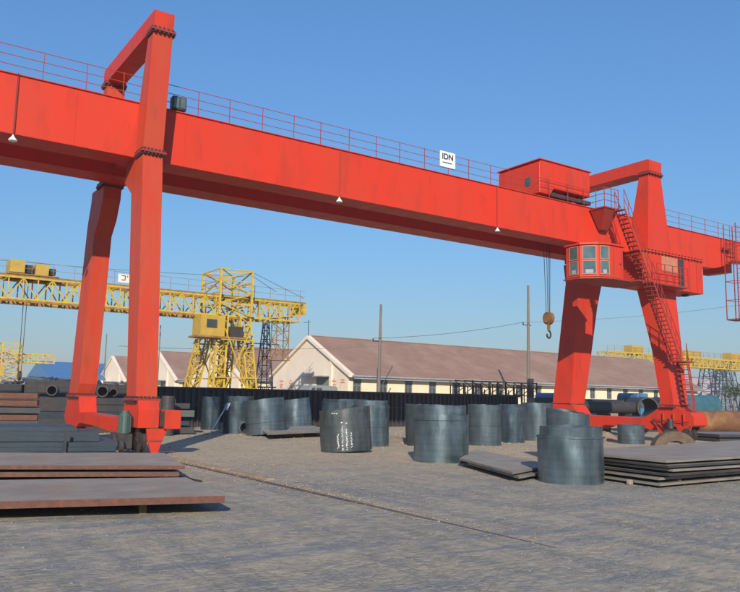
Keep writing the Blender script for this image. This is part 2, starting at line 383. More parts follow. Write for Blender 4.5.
flange('bolted_flange', RX0, RX0+1.15, 26.1, 26.75, 15.11, 5)
flange('bolted_flange', RX0, RX0+1.15, 31.95, 32.6, 15.11, 5)
flange('bolted_flange', RX0, RX0+1.25, 25.0, 25.82, 1.9, 5)

# ---- ground carriages
def wheel(par, x, y, r=.36, wd=.14):
    m = MB(); m.bar((x-wd/2, y, r+.1), (x+wd/2, y, r+.1), r, 24); m.bar((x-wd/2-.03, y, r+.1), (x-wd/2, y, r+.1), r+.05, 24)
    m.bar((x+wd/2, y, r+.1), (x+wd/2+.03, y, r+.1), r+.05, 24); m.bar((x-wd/2-.08, y, r+.1), (x+wd/2+.08, y, r+.1), .1, 12)
    return m.build('wheel', DARK, par, smooth=True)
# left saddle beam, seen end on behind the plate stacks
MB().yz([(26.9, 1.8), (25.5, 1.8), (25.35, 1.5), (25.35, .9), (25.6, .9), (27.2, .92), (27.45, .4), (27.75, .42), (28.2, .62), (30.6, .76), (33.0, .8), (33.6, .6), (35.2, .6), (35.75, 1.0), (35.3, 1.86), (33.35, 1.86), (33.1, 1.22), (28.2, 1.16), (27.2, 1.3)], LX0+.04, LX1+.02).build('saddle_beam', RED, crane, bevel=.01)
flange('bolted_flange', LX0, LX1, 25.6, 26.7, 1.83, 6)
flange('bolted_flange', LX0, LX1, 33.5, 35.05, 1.89, 6)
box('slot_shade', DARK, crane, 8.745, 8.828, 25.1, 25.34, .95, 1.45)  # solid dark box standing in for the shade in the gap beside the housing
for k in range(3): box('stiffener', RED, crane, 36.64, 36.748, 24.4+k*.62, 24.44+k*.62, .95, 1.55)
m = MB(); m.bar((36.55, 23.95, .9), (36.45, 24.6, .25), .035); m.bar((36.6, 26.3, 1.2), (36.5, 25.3, .55), .03); m.bar((36.62, 24.1, 1.1), (36.62, 26.2, 1.18), .025)
m.build('carriage_pipe', DARK, crane)
box('gusset_plate', RED, crane, LX1+.021, LX1+.06, 25.5, 26.8, .95, 1.8)
box('drive_housing', RED, crane, 8.83, 9.38, 25.0, 25.75, .87, 1.5, bevel=.02)
MB().xz([(8.3, .88), (9.0, .88), (8.85, .5), (8.72, .07), (8.5, .07), (8.36, .5)], 25.24, 25.34).build('wheel_bracket', RED, crane, bevel=.008)
MB().yz([(27.15, .9), (27.9, .9), (27.75, .25), (27.45, .25)], 7.88, 7.97).build('wheel_bracket', RED, crane)
MB().xz([(8.42, .52), (8.86, .52), (8.84, .47), (8.43, .47)], 25.21, 25.238).build('bracket_rib', REDD, crane)
for (x, y) in ((8.35, 26.0), (8.35, 27.0), (8.35, 34.0), (8.35, 35.0)): wheel(crane, x, y)
m = MB(); m.bar((7.72, 25.75, .72), (7.72, 25.75, 1.36), .19, 16); m.bar((7.72, 25.75, 1.36), (7.72, 25.75, 1.45), .13, 12)
for k in range(8):
    a = k*pi/4; m.bar((7.72+.2*cos(a), 25.75+.2*sin(a), .76), (7.72+.2*cos(a), 25.75+.2*sin(a), 1.3), .02)
m.build('drive_motor', GREEN, crane, smooth=True)
m = MB(); m.box(7.5, 7.95, 25.55, 26.0, .22, .7); m.bar((7.45, 26.2, .42), (7.6, 26.2, .42), .33, 20); m.bar((7.5, 25.5, .33), (7.62, 25.5, .33), .2, 16)
m.build('gearbox', DARK, crane, bevel=.015)
# right saddle
MB().yz([(24.9, 1.88), (24.5, 1.7), (24.05, 1.6), (23.85, 1.35), (23.85, .95), (24.1, .85), (24.6, .88), (26.2, .9), (26.5, .6), (27.0, .72), (29.6, .76), (30.3, .5), (31.0, .5), (31.7, .85), (33.9, .85), (34.4, 1.2), (33.6, 1.9), (32.0, 1.9), (31.5, 1.3), (27.0, 1.24), (26.4, 1.55), (25.9, 1.88)], RX0+.05, RX0+1.2).build('saddle_beam', RED, crane, bevel=.012)
for (x, y) in ((37.3, 24.5), (37.3, 25.6), (37.3, 30.7), (37.3, 33.2)): wheel(crane, x, y, .34)
for (y0, y1) in ((23.95, 24.85), (25.2, 26.1), (30.2, 31.2)):
    MB().yz([(y0, .9), (y1, .9), (y1-.25, .3), (y0+.25, .3)], 36.62, 36.70).build('wheel_bracket', RED, crane)
m = MB(); m.bar((36.35, 25.0, .75), (36.35, 25.0, 1.25), .17, 14); m.box(36.15, 36.6, 24.75, 25.25, .3, .72); m.bar((36.5, 24.2, .55), (36.6, 24.2, .55), .24, 16)
m.build('drive_motor', DARK, crane, smooth=True)

# ---- railing on the near girder
YR = G0+.05
rail_o = MB()
for h in (.34, .68, 1.02): rail_o.bar((-14, YR, ZT+h), (33.4, YR, ZT+h), .0145, 4); rail_o.bar((38.95, YR, ZT+h), (49.4, YR, ZT+h), .0145, 4)
railing = rail_o.build('railing', REDD, crane)
pm = None; x = -13.6
xs = []
while x < 49.4:
    if not (33.4 < x < 38.9): xs.append(x)
    x += 1.45 if len(xs) % 3 else 1.3
for x in xs:
    if not pm:
        pm = MB().bar((x, YR, ZT+.035), (x, YR, ZT+1.05), .018, 4).build('railing_post', REDD, railing); x0_ = x
    else:
        c = pm.copy(); COL.objects.link(c); c.parent = railing; c.location.x += x-x0_
# railing of the far girder's outer walkway
rf = MB()
for h in (.34, .68, 1.02): rf.bar((-14, G3-.05, ZT+h), (49.4, G3-.05, ZT+h), .0145, 4)
railing2 = rf.build('railing', REDD, crane)
pm2 = None; x = -13.2
while x < 49.4:
    if not pm2: pm2 = MB().bar((x, G3-.05, ZT+.035), (x, G3-.05, ZT+1.05), .018, 4).build('railing_post', REDD, railing2); x0b = x
    else:
        c = pm2.copy(); COL.objects.link(c); c.parent = railing2; c.location.x += x-x0b
    x += 2.9
# lamps hanging down the girder face
for x, lk in ((3.85, .78), (16.75, .75), (26.0, .7)):
    p = MB().bar((x, G0-.06, ZT+.05), (x, G0-.06, ZB-.12), .016, 5).build('lamp_pole', REDD if x > 4 else BOLT, crane)
    s = MB(); n = 18; rr = [(.03, 0), (.06, -.08), (.17, -.22), (.19, -.27)]
    vs = []; fs = []
    for r, z in rr:
        r *= lk; z *= lk
        vs += [(x+r*cos(2*pi*i/n), G0-.06+r*sin(2*pi*i/n), ZB-.1+z) for i in range(n)]
    for j in range(len(rr)-1): fs += [(j*n+i, j*n+(i+1) % n, (j+1)*n+(i+1) % n, (j+1)*n+i) for i in range(n)]
    fs.append(tuple(range(n))); fs.append(tuple((len(rr)-1)*n+i for i in range(n)))
    s.add(vs, fs); s.build('lamp_shade', WHITE, p, smooth=True)
# dark floodlight box beside the left post
fl = box('floodlight', DARK, crane, 9.25, 9.8, G0-.02, G0+.3, ZT+.1, ZT+.62, bevel=.02)
box('floodlight_lens', GLASSC, fl, 9.3, 9.5, G0-.045, G0-.021, ZT+.16, ZT+.56); box('floodlight_lens', GLASSC, fl, 9.56, 9.75, G0-.045, G0-.021, ZT+.16, ZT+.56)
MB().bar((9.5, G0+.1, ZT+.035), (9.5, G0+.1, ZT+.1), .04).build('floodlight_foot', DARK, fl)
# sign on the railing
sg = box('sign_board', WHITE, crane, 22.35, 23.28, YR-.06, YR-.03, ZT+.36, ZT+1.12)
def text_mesh(txt, size, name, m, parent, loc, rotz=0, extrude=.004):
    cu = bpy.data.curves.new(name, 'FONT'); cu.body = txt; cu.size = size; cu.extrude = extrude; cu.align_x = 'CENTER'; cu.offset = .012
    t = bpy.data.objects.new('tmp', cu); COL.objects.link(t); bpy.context.view_layer.update()
    me = bpy.data.meshes.new_from_object(t.evaluated_get(bpy.context.evaluated_depsgraph_get()))
    bpy.data.objects.remove(t); me.transform(Matrix.Rotation(rotz, 4, 'Z') @ Matrix.Rotation(pi/2, 4, 'X'))
    me.materials.clear(); me.materials.append(m); me.name = name
    o = bpy.data.objects.new(name, me); COL.objects.link(o); o.parent = parent
    o.location = Vector(loc)-parent_world(parent) if parent else loc
    return o
text_mesh('IDN', .40, 'sign_lettering', INK, sg, (22.81, YR-.066, ZT+.74))
box('sign_underline', INK, sg, 22.5, 23.08, YR-.066, YR-.061, ZT+.55, ZT+.60)

# ---- operator cab under the near girder
def cab():
    poly = [(31.25, 27.5), (31.25, 26.55), (31.85, 25.85), (32.5, 25.6), (33.55, 25.6), (33.55, 27.5)]
    body = MB().xy(poly, 8.55, 10.25).build('operator_cab', RED, crane, bevel=.015)
    MB().xy([(31.12, 27.6), (31.12, 26.48), (31.76, 25.72), (32.45, 25.45), (35.28, 25.45), (35.28, 27.4), (33.9, 27.6)], 8.44, 8.51).build('cab_floor', REDD, body)
    MB().xy([(31.17, 27.55), (31.17, 26.5), (31.8, 25.78), (32.47, 25.52), (33.62, 25.52), (33.62, 27.55)], 10.26, 10.36).build('cab_roof', RED, body)
    MB().box(32.6, 33.8, 27.52, 28.0, 9.9, 10.58).build('cab_hanger', RED, body)
    for (a, b) in (((31.25, 27.3), (31.25, 26.6)), ((31.29, 26.5), (31.82, 25.885)), ((31.89, 25.834), (32.48, 25.608))):
        a = Vector((*a, 0)); b = Vector((*b, 0)); d = (b-a).normalized(); nrm = Vector((d.y, -d.x, 0))
        if nrm.dot(Vector((-1, -1, 0))) < 0: nrm = -nrm
        for z0, z1 in ((9.47, 10.2), (8.68, 9.42)):
            f = MB(); q = nrm*.012
            A = a+d*.05+q; B = b-d*.05+q
            def slab(A, B, z0, z1, t0, t1):
                return [A+nrm*t0+Vector((0, 0, z0)), B+nrm*t0+Vector((0, 0, z0)), B+nrm*t0+Vector((0, 0, z1)), A+nrm*t0+Vector((0, 0, z1))], \
                       [A+nrm*t1+Vector((0, 0, z0)), B+nrm*t1+Vector((0, 0, z0)), B+nrm*t1+Vector((0, 0, z1)), A+nrm*t1+Vector((0, 0, z1))]
            f.loft(*slab(A, B, z0, z0+.04, 0, .03)); f.loft(*slab(A, B, z1-.04, z1, 0, .03))
            f.loft(*slab(A, A+d*.04, z0+.04, z1-.04, 0, .03)); f.loft(*slab(B-d*.04, B, z0+.04, z1-.04, 0, .03))
            fo = f.build('window_frame', PINKP, body)
            g = MB(); g.loft(*slab(A+d*.04, B-d*.04, z0+.04, z1-.04, 0, .012)); g.build('window_pane', GLASSC, fo)
            if z0 < 9:
                g = MB(); g.loft(*slab(A+d*.16, B-d*.16, z0+.06, z0+.26, .0125, .016)); g.build('pale_pane_patch', TRIMG, fo)  # pale rectangle low on each lower pane
    box('cab_door_edge', REDD, body, 32.75, 32.77, 25.575, 25.598, 8.7, 10.1); box('cab_door_edge', REDD, body, 33.4, 33.42, 25.575, 25.598, 8.7, 10.1); box('door_handle', DARK, body, 33.25, 33.35, 25.56, 25.598, 9.3, 9.36)
cab()
# ---- equipment room beside the right leg
room = MB().box(35.3, 40.85, 25.62, 27.26, 8.42, 10.32).build('equipment_room', RED, crane, bevel=.015)
box('roof_lip', RED, room, 35.22, 40.92, 25.55, 27.27, 10.33, 10.40)
box('door_panel', PINKP, room, 36.9, 38.35, 25.59, 25.615, 9.35, 10.22)
box('recess_shade', DARK, room, 38.45, 38.95, 25.58, 25.615, 8.6, 10.22)  # flat dark panel on the wall, painted shade of a recess
sm = MB()
for x in (39.5, 40.2): sm.box(x, x+.03, 25.595, 25.618, 8.5, 10.28)
sm.build('panel_seam', REDD, room)
bolts('bolt_row', [((35.3, 25.58, 10.36), (40.8, 25.58, 10.36))], 0, room, 18)
MB().box(40.0, 40.25, 26.2, 26.5, 8.3, 8.41).build('outlet', DARK, room)
# walkway in front of the room with its railing
wk = MB().box(33.9, 38.3, 24.9, 25.60, 8.42, 8.5).build('walkway', REDD, crane)
wr = MB()
for h in (.35, .7, 1.05): wr.bar((35.5, 24.93, 8.5+h), (38.3, 24.93, 8.5+h), .02)
for x in (35.5, 36.2, 36.9, 37.6, 38.3): wr.bar((x, 24.93, 8.5), (x, 24.93, 9.55), .022)
wr.build('walkway_railing', REDD, wk)

# ---- upper landing and stairs
ld = MB(); ld.box(32.9, 34.15, 26.2, 27.24, 12.5, 12.57)
ld.loft([(32.95, 27.22, 12.49), (34.1, 27.22, 12.49), (34.1, 26.25, 12.49), (32.95, 26.25, 12.49)], [(33.6, 27.22, 11.5), (34.1, 27.22, 11.5), (34.1, 27.0, 11.5), (33.6, 27.0, 11.5)])
ldo = ld.build('landing', REDD, crane)
lr = MB(); Z_ = 12.57
for h in (.35, .7, 1.05):
    lr.bar((32.92, 26.23, Z_+h), (34.1, 26.23, Z_+h), .02); lr.bar((32.92, 26.23, Z_+h), (32.92, 27.2, Z_+h), .02)
for x, y in ((32.92, 26.23), (33.5, 26.23), (34.1, 26.23), (32.92, 26.8)): lr.bar((x, y, Z_), (x, y, Z_+1.05), .022)
lr.build('landing_railing', REDD, ldo)
def flight(p, q, wd, n, rail=True, name='stair_flight', perp=(0, 1, 0)):
    p = Vector(p); q = Vector(q); w_ = Vector(perp)*wd
    m = MB()
    for o_ in (Vector((0, 0, 0)), w_):
        a = p+o_; b = q+o_
        m.loft([a+Vector((0, -.02, -.09)), a+Vector((0, .02, -.09)), a+Vector((0, .02, .09)), a+Vector((0, -.02, .09))],
               [b+Vector((0, -.02, -.09)), b+Vector((0, .02, -.09)), b+Vector((0, .02, .09)), b+Vector((0, -.02, .09))])
    st = m.build(name, REDD, crane)
    t0 = None
    for i in range(n):
        c = p.lerp(q, (i+.5)/n)
        if t0 is None:
            t0 = MB().box(c.x-.13, c.x+.13, c.y+.02, c.y+wd-.02, c.z-.02, c.z+.02).build('stair_tread', REDD, st); c0 = c.copy()
        else:
            k = t0.copy(); COL.objects.link(k); k.parent = st; k.location = t0.location+(c-c0)
    if rail:
        r = MB()
        up_ = Vector((0, 0, 1.0))
        for o_ in (Vector((0, 0, 0)), w_):
            r.bar(p+o_+up_, q+o_+up_, .02); r.bar(p+o_+up_*.5, q+o_+up_*.5, .016)
            for i in range(7):
                c = p.lerp(q, i/6)+o_; r.bar(c, c+up_, .018)
        r.build('handrail', REDD, st)
    return st
flight((33.75, 25.6, 12.5), (35.3, 25.1, 8.45), .6, 17)
flight((34.15, 24.25, 8.42), (36.5, 24.35, 4.35), .6, 19)
box('landing', REDD, crane, 36.3, 37.6, 24.25, 25.0, 4.27, 4.33)
flight((36.95, 24.3, 4.27), (37.25, 24.1, 1.1), .62, 12)
# ---- hanging ladder tower at the girder end
lt = MB(); xa, xb, ya, yb, za, zb_ = 45.5, 46.5, 26.2, 27.0, 7.4, 13.5
for x in (xa, xb):
    for y in (ya, yb): lt.bar((x, y, za), (x, y, zb_), .035)
z = za
while z < zb_-.5:
    for a, b in (((xa, ya), (xb, ya)), ((xb, ya), (xb, yb)), ((xb, yb), (xa, yb)), ((xa, yb), (xa, ya))):
        lt.bar((*a, z), (*b, z), .025)
    z += 1.2
ltw = lt.build('ladder_tower', REDD, crane)
rg = MB(); z = za+.2
while z < zb_: rg.bar((xa+.2, ya+.1, z), (xb-.2, ya+.1, z), .018); z += .3
rg.bar((xa+.2, ya+.1, za), (xa+.2, ya+.1, zb_), .022); rg.bar((xb-.2, ya+.1, za), (xb-.2, ya+.1, zb_), .022)
rg.build('ladder_rungs', REDD, ltw)
MB().box(xa-.03, xb+.03, ya-.03, yb+.03, za-.06, za-.03).build('ladder_floor', REDD, ltw)
MB().box(xa+.1, xb-.1, 27.04, G0+.02, 11.9, 12.05).build('ladder_bracket', REDD, ltw)

# ---------------------------------------------------------------- trolley with its house and hook
tr = empty('crane_trolley', (31.3, 29.3, ZT), 'red trolley house on top of the big red girder, hoist ropes and hook below', 'trolley')
hs = MB().xz([(29.3, 12.98), (29.3, 14.62), (29.42, 14.78), (33.3, 14.78), (33.3, 13.36), (30.4, 13.36), (30.1, 12.98)], 27.5, 30.6).build('trolley_house', RED, tr, bevel=.02)
box('house_window', GLASSW, hs, 29.27, 29.297, 28.1, 28.55, 13.5, 13.95)
ss = MB()
for x in (30.3, 31.3, 32.3): ss.box(x, x+.025, 27.478, 27.499, 13.4, 14.72)
ss.build('house_seam', RED, hs)
box('house_roof', RED, hs, 29.25, 33.38, 27.42, 30.68, 14.785, 14.83)
tf = MB(); tf.box(29.5, 33.6, 27.7, 27.9, 13.0, 13.2); tf.box(29.5, 33.6, 30.7, 30.9, 13.0, 13.2); tf.box(29.6, 29.9, 27.9, 30.7, 13.0, 13.2); tf.box(33.2, 33.5, 27.9, 30.7, 13.0, 13.2)
for x in (30.6, 31.6, 32.6): tf.box(x, x+.1, 27.72, 27.88, 13.2, 13.36)
tf.build('trolley_frame', DARK, tr)
for x in (29.9, 33.1):
    for y in (G0+.6, G3-.6): MB().bar((x, y-.06, ZT+.14+.2), (x, y+.06, ZT+.14+.2), .2, 16).build('trolley_wheel', DARK, tr)
rp = MB()
for dx in (-.42, -.12, .1, .22): rp.bar((31.87+dx, 29.35, 13.0), (31.87+dx*.45, 29.35, 6.9), .016)
rp.build('hoist_rope', DARK, tr)
hk = MB(); hk.bar((31.77, 29.35, 6.6), (31.97, 29.35, 6.6), .34, 20); hk.bar((31.71, 29.35, 6.66), (31.76, 29.35, 6.66), .30, 20); hk.bar((31.98, 29.35, 6.66), (32.03, 29.35, 6.66), .30, 20)
hk.bar((31.87, 29.35, 6.3), (31.87, 29.35, 5.95), .09, 10)
hb = hk.build('hook_block', ORN, tr, smooth=True)
h2 = MB(); pts = [(31.87+.15*sin(a), 29.35, 5.72+.2*cos(a)) for a in [radians(d) for d in range(0, 281, 28)]]
for a, b in zip(pts, pts[1:]): h2.bar(a, b, .05, 8)
h2.build('hook', DARK, hb)

# ---------------------------------------------------------------- crane rails and the trench edge
def ground_rail(x, y0, y1, label):
    m = MB(); m.box(x-.026, x+.026, y0+6, y1, .0, .026); m.box(x-.05, x-.032, y0+6, y1, .0, .01)
    m.loft([(x-.026, y0, -.03), (x+.026, y0, -.03), (x+.026, y0, -.004), (x-.026, y0, -.004)], [(x-.026, y0+6, 0), (x+.026, y0+6, 0), (x+.026, y0+6, .026), (x-.026, y0+6, .026)])
    return tag(m.build('crane_rail', RAILM), label, 'rail', 'rails the red crane runs on')
ground_rail(8.35, 6.8, 75, 'rusty steel rail crossing the open yard from under the left crane leg')
ground_rail(37.3, 2.0, 75, 'rusty steel rail under the right crane legs, half hidden by plates')
m = MB(); y = 16.8
random.seed(3)
while y < 24.6:
    l = random.uniform(.5, .8); m.box(8.5+random.uniform(-.02, .02), 8.72+random.uniform(-.02, .03), y, y+l-.03, 0, .05+random.uniform(0, .03)); y += l
tag(m.build('trench_kerb', TAN, bevel=.012), 'broken ochre kerb stones along the rail near the left crane leg', 'kerb')

# ---------------------------------------------------------------- rolled steel drums
def drum(cx, cy, r, h, label, seam=0.0, tilt=0.0, tdir=(-.83, .56), m=None, inner=0.0, z0=0.0, lip=.0, oval=0.0, gap=0.0, cut=0.0, strap=None):
    """a heavy sheet rolled into an open drum: an outer sheet whose edge overlaps itself and, for some, a second sheet inside standing taller"""
    root = empty('steel_drum', (cx, cy, z0), label, 'steel drum', 'rolled steel drums standing in the yard')
    m = m or DRUMS[0]
    rnd = random.Random(int(cx*100)+int(cy*10))
    def sheet(r, h, seam, th, slope, nm):
        N_ = 72; K = 6; over = radians(14) if not gap else -gap
        vs = []; fs = []
        ph = [rnd.uniform(0, 6.28) for _ in range(4)]
        for side in (0, 1):
            for k in range(K+1):
                for i in range(N_+1):
                    t = i/N_; a = seam + t*(2*pi+over)
                    rr = r*(1+.010*sin(2*a+ph[0])+.006*sin(3*a+ph[1])) + (t-.5)*.03 - side*th
                    rr += .008*sin(5*a+ph[2]+k)+.012*math.exp(-((a-seam-2.2-ph[1]*.3)**2)*9)*sin(k*1.3+ph[0])
                    z = h*k/K
                    if k == K: z += slope*cos(a-seam)+.012*sin(3*a+ph[3])+.008*sin(11*a+ph[2]) - cut*max(0, cos((a-seam)*.5))**8
                    x_, y_ = rr*cos(a)*(1+oval), rr*sin(a)*(1-oval)
                    vs.append((x_, y_, z))
        n1 = N_+1; off = (K+1)*n1
        for k in range(K):
            for i in range(N_):
                a = k*n1+i; fs.append((a, a+1, a+n1+1, a+n1)); b = a+off; fs.append((b+n1, b+n1+1, b+1, b))
        for i in range(N_):
            fs.append((K*n1+i, K*n1+i+1, off+K*n1+i+1, off+K*n1+i)); fs.append((i+1, i, off+i, off+i+1))
        for k in range(K):
            fs.append((k*n1, (k+1)*n1, off+(k+1)*n1, off+k*n1)); a = k*n1+N_; fs.append((a+n1, a, a+off, a+off+n1))
        return vs, fs
    T = Matrix.Identity(3)
    if tilt:
        ax = Vector((0, 0, 1)).cross(Vector((*tdir, 0)).normalized()); T = Matrix.Rotation(radians(tilt), 3, ax)
    lift = r*sin(radians(abs(tilt)))*.92
    def place(vs): return [T @ Vector(v)+Vector((cx, cy, z0+lift)) for v in vs]
    vs, fs = sheet(r, h-(inner if inner else 0), seam, .022, lip, 'outer')
    MB().add(place(vs), fs).build('outer_sheet', m, root, smooth=True)
    if inner:
        vs, fs = sheet(r-.06, h, seam+2.2, .02, lip*.6, 'inner')
        MB().add(place(vs), fs).build('inner_sheet', m, root, smooth=True)
    # banding strap on some of them
    if strap is None: return root, place
    zz = h*strap; M_ = MB(); n = 60
    vs = []; fs = []
    for i in range(n):
        a = 2*pi*i/n
        for rr, dz in ((r+.026, 0), (r+.026, .025), (r+.012, .025), (r+.012, 0)):
            vs.append((rr*cos(a)*(1+oval)*1.012, rr*sin(a)*(1-oval)*1.012, zz+dz))
    for i in range(n):
        for j in range(4): fs.append((i*4+j, ((i+1) % n)*4+j, ((i+1) % n)*4+(j+1) % 4, i*4+(j+1) % 4))
    M_.add(place(vs), fs).build('strap', m, root, smooth=True)
    return root, place
seamf = radians(230)
d1 = drum(18.12, 43.5, .56, 1.95, 'small dark steel drum at the far left end of the row, by the shovel', m=DRUMS[1])
drum(17.87, 38.99, .82, 2.0, 'upright dark steel drum second from the left, beside the big tilted one', m=DRUMS[1], inner=.25)
drum(18.3, 36.4, 1.04, 1.78, 'wide bright steel drum leaning left, above the sandy flat plate', tilt=7, m=DRUMS[2], seam=1.0, lip=.03, strap=0.33)
drum(23.79, 43.09, .98, 1.78, 'teal grey steel drum leaning left behind the sandy flat plate', tilt=8, m=DRUMS[0], seam=2.0, strap=0.38)
drum(27.6, 47.9-3, .66, 1.75, 'dark narrow steel drum glimpsed in the gap behind the chalked drum', m=DRUMS[3])
D6, place6 = drum(15.9, 24.9, .97, 1.56, 'dull dark steel drum with four columns of white chalk writing', m=DRUMS[3], seam=radians(-32), lip=.06, tilt=4, tdir=(-.83, .56), cut=.0)
drum(18.9, 27.7, .80, 1.93, 'shiny steel drum directly right behind the chalked drum', m=DRUMS[0], inner=.2, strap=0.42)
drum(21.1, 33.2, 1.2, 1.96, 'very wide steel drum hidden behind the chalked drum, only its rim showing', m=DRUMS[1], inner=.15)
drum(16.45, 19.95, .90, 1.84, 'large shiny blue grey steel drum in front beside the stacked pair of plates', m=DRUMS[0], inner=.30, seam=1.5, strap=0.74)
drum(21.3, 27.2, .70, 1.8, 'steel drum peeking out on the left behind the large blue grey drum', m=DRUMS[3])
drum(24.44, 26.5, .76, 1.84, 'steel drum just right of the large blue grey drum, behind the plates', m=DRUMS[2], seam=4.2, strap=0.48)
drum(27.48, 27.84, .63, 1.86, 'darker slim steel drum in the middle of the three behind the plates', m=DRUMS[1], inner=.12)
drum(30.48, 28.99, .84, 1.96, 'brightest steel drum at the right end of the far row, before the red leg', m=DRUMS[2])
drum(15.54, 13.62, .835, 1.40, 'nearest steel drum of all, standing at the corner of the plate pile', m=DRUMS[0], inner=.25, seam=3.6, lip=.02, strap=0.8)
drum(20.95, 18.45, .72, 1.72, 'steel drum with slanting rim standing right behind the nearest drum', m=DRUMS[2], lip=.11, seam=radians(120), strap=0.6)
drum(33.3, 25.2, .66, .95, 'short light grey steel drum below the red saddle beam on the right', m=DRUMS[2])
# chalk writing on the chalked drum
ck = MB(); rnd = random.Random(5)
for ci, (a0, zt_, zb2) in enumerate(((-139, .66, .14), (-129, .92, .08), (-120, .86, .06), (-110, .68, .16))):
    z = zt_
    while z > zb2:
        for k in range(3):
            a1 = radians(a0+rnd.uniform(-2.2, 2.2)); a2 = radians(a0+rnd.uniform(-2.4, 2.4)); z1 = z-rnd.uniform(0, .07); z2 = z-rnd.uniform(0, .08); r = .97+.028
            P1 = Vector((r*cos(a1), r*sin(a1), z1)); P2 = Vector((r*cos(a2), r*sin(a2), z2))
            A_, B_ = place6([P1, P2]); ck.bar(A_, B_, .010, 4)
        z -= .068
for a0, z in ((-131, 1.05), (-121, 1.02), (-151, 1.40), (-146, 1.39), (-141, 1.38)):
    A_, B_ = place6([Vector((.995*cos(radians(a0)), .995*sin(radians(a0)), z)), Vector((.995*cos(radians(a0+3)), .995*sin(radians(a0+3)), z+.02))]); ck.bar(A_, B_, .02, 4)
tag(ck.build('chalk_writing', CHALK, D6), kind='stuff')

# ---------------------------------------------------------------- plates and slabs
def slab(name, poly, z0, z1, mats, label, cat='steel plate', group=None, warp=.0):
    """a steel plate: top and underside of one material, mill or flame-cut edges of another"""
    n = len(poly); vs = []; fs = []; mi = []
    rnd = random.Random(int(poly[0][0]*91+z1*777))
    edge = []
    for i in range(n):
        a = Vector((*poly[i], 0)); b = Vector((*poly[(i+1) % n], 0)); L_ = max(2, int((b-a).length/.6))
        for k in range(L_):
            p = a.lerp(b, k/L_)
            if k: p += Vector((rnd.uniform(-.006, .006), rnd.uniform(-.006, .006), 0))
            edge.append((p.x, p.y, warp*sin(p.x*.7+p.y*.5+z1*9)))
    q = len(edge)
    vs = [(x, y, z0+w_) for x, y, w_ in edge]+[(x, y, z1+w_) for x, y, w_ in edge]
    m = MB(); m.add(vs, [tuple(range(q-1, -1, -1)), tuple(range(q, 2*q))], 0)
    m.f += [(i, (i+1) % q, q+(i+1) % q, q+i) for i in range(q)]; m.mi += [1]*q
    cx = sum(p[0] for p in poly)/n; cy = sum(p[1] for p in poly)/n
    o = m.build(name, mats, loc=(cx, cy, z0))
    return tag(o, label, cat, group)
def dunnage(pts, z0, z1, label, rot=0.0, l=.9):
    r = empty('timber_block', (pts[0][0], pts[0][1], z0), label, 'timber', 'timbers under the steel plates')
    for (x, y) in pts:
        d = Vector((cos(rot), sin(rot), 0)); n_ = Vector((-d.y, d.x, 0))
        a = Vector((x, y, 0))-d*l/2; b = Vector((x, y, 0))+d*l/2
        MB().loft([a-n_*.06+Vector((0, 0, z0)), a+n_*.06+Vector((0, 0, z0)), a+n_*.06+Vector((0, 0, z1)), a-n_*.06+Vector((0, 0, z1))],
                  [b-n_*.06+Vector((0, 0, z0)), b+n_*.06+Vector((0, 0, z0)), b+n_*.06+Vector((0, 0, z1)), b-n_*.06+Vector((0, 0, z1))]).build('timber', TIMBER, r)
# front left slab
slab('steel_slab', [(-3.0, 14.62), (5.50, 12.42), (5.98, 15.50), (-2.4, 17.8)], .20, .315, (PLATE, RUSTE), 'nearest big brown grey slab with rusty front edge, lower left', 'steel slab', 'thick slabs lying lower left', warp=.004)
dunnage([(4.6, 14.2), (1.8, 14.9), (-.9, 15.6)], .0, .196, 'timber bearers under the nearest big slab', rot=radians(76), l=2.2)
slab('steel_slab', [(-3.0, 20.6), (6.50, 16.95), (7.35, 20.75), (-2.0, 24.4)], .34, .425, (PLATE, RUSTE), 'upper brown grey slab of the pair just behind the nearest slab', 'steel slab', 'thick slabs lying lower left', warp=.004)
slab('steel_slab', [(-3.1, 20.5), (6.35, 16.88), (7.25, 20.7), (-2.1, 24.3)], .19, .27, (PLATE2, RUSTE), 'lower dark edged slab of the pair just behind the nearest slab', 'steel slab', 'thick slabs lying lower left', warp=.004)
dunnage([(5.6, 19.1), (2.2, 20.4)], .0, .188, 'timber bearers under the pair of slabs', rot=radians(77), l=2.6)
dunnage([(5.6, 19.1), (2.2, 20.4)], .274, .334, 'thin timber spacers between the pair of slabs', rot=radians(77), l=2.6)
sbm = MB().bar((6.84, 19.0, .03), (7.02, 17.2, .03), .022, 6); tag(sbm.build('dark_bar', DARK, loc=(7, 15, 0)), 'thin dark bar lying on the ground beside the left slabs', 'steel bar')  # thin dark line on the ground beside the slabs
# dark bundled sheets behind, left
rnd = random.Random(11)
z = .02; k = 0
ords = ['lowest', 'second lowest', 'third from the bottom', 'fourth from the bottom', 'fifth from the bottom', 'middle', 'seventh from the bottom', 'eighth from the bottom', 'third from the top', 'second from the top', 'topmost']
N_l = 8
names_ = ['lowest', 'second lowest', 'third lowest', 'fourth lowest', 'fourth highest', 'third highest', 'second highest', 'topmost']
for i in range(N_l):
    th = .125
    if i < 5: xr = 6.42+rnd.uniform(-.06, .05); yf = 21.95+rnd.uniform(-.05, .05)
    elif i < 7: xr = 6.05+rnd.uniform(-.05, .05); yf = 22.35+rnd.uniform(-.05, .05)
    else: xr = 5.45; yf = 22.6
    slab('steel_sheet_bundle', [(-3.0, yf+1.3), (xr, yf), (xr+.35, yf+2.4), (-2.6, yf+3.7)], z, z+th, (SLATE, SLATE),
         '%s layer of the dark blue grey stack before the left red leg' % names_[i], 'sheet bundle', 'layers of the dark sheet stack on the left', warp=.003)
    z += th+.012 if i in (2, 4) else th+.002
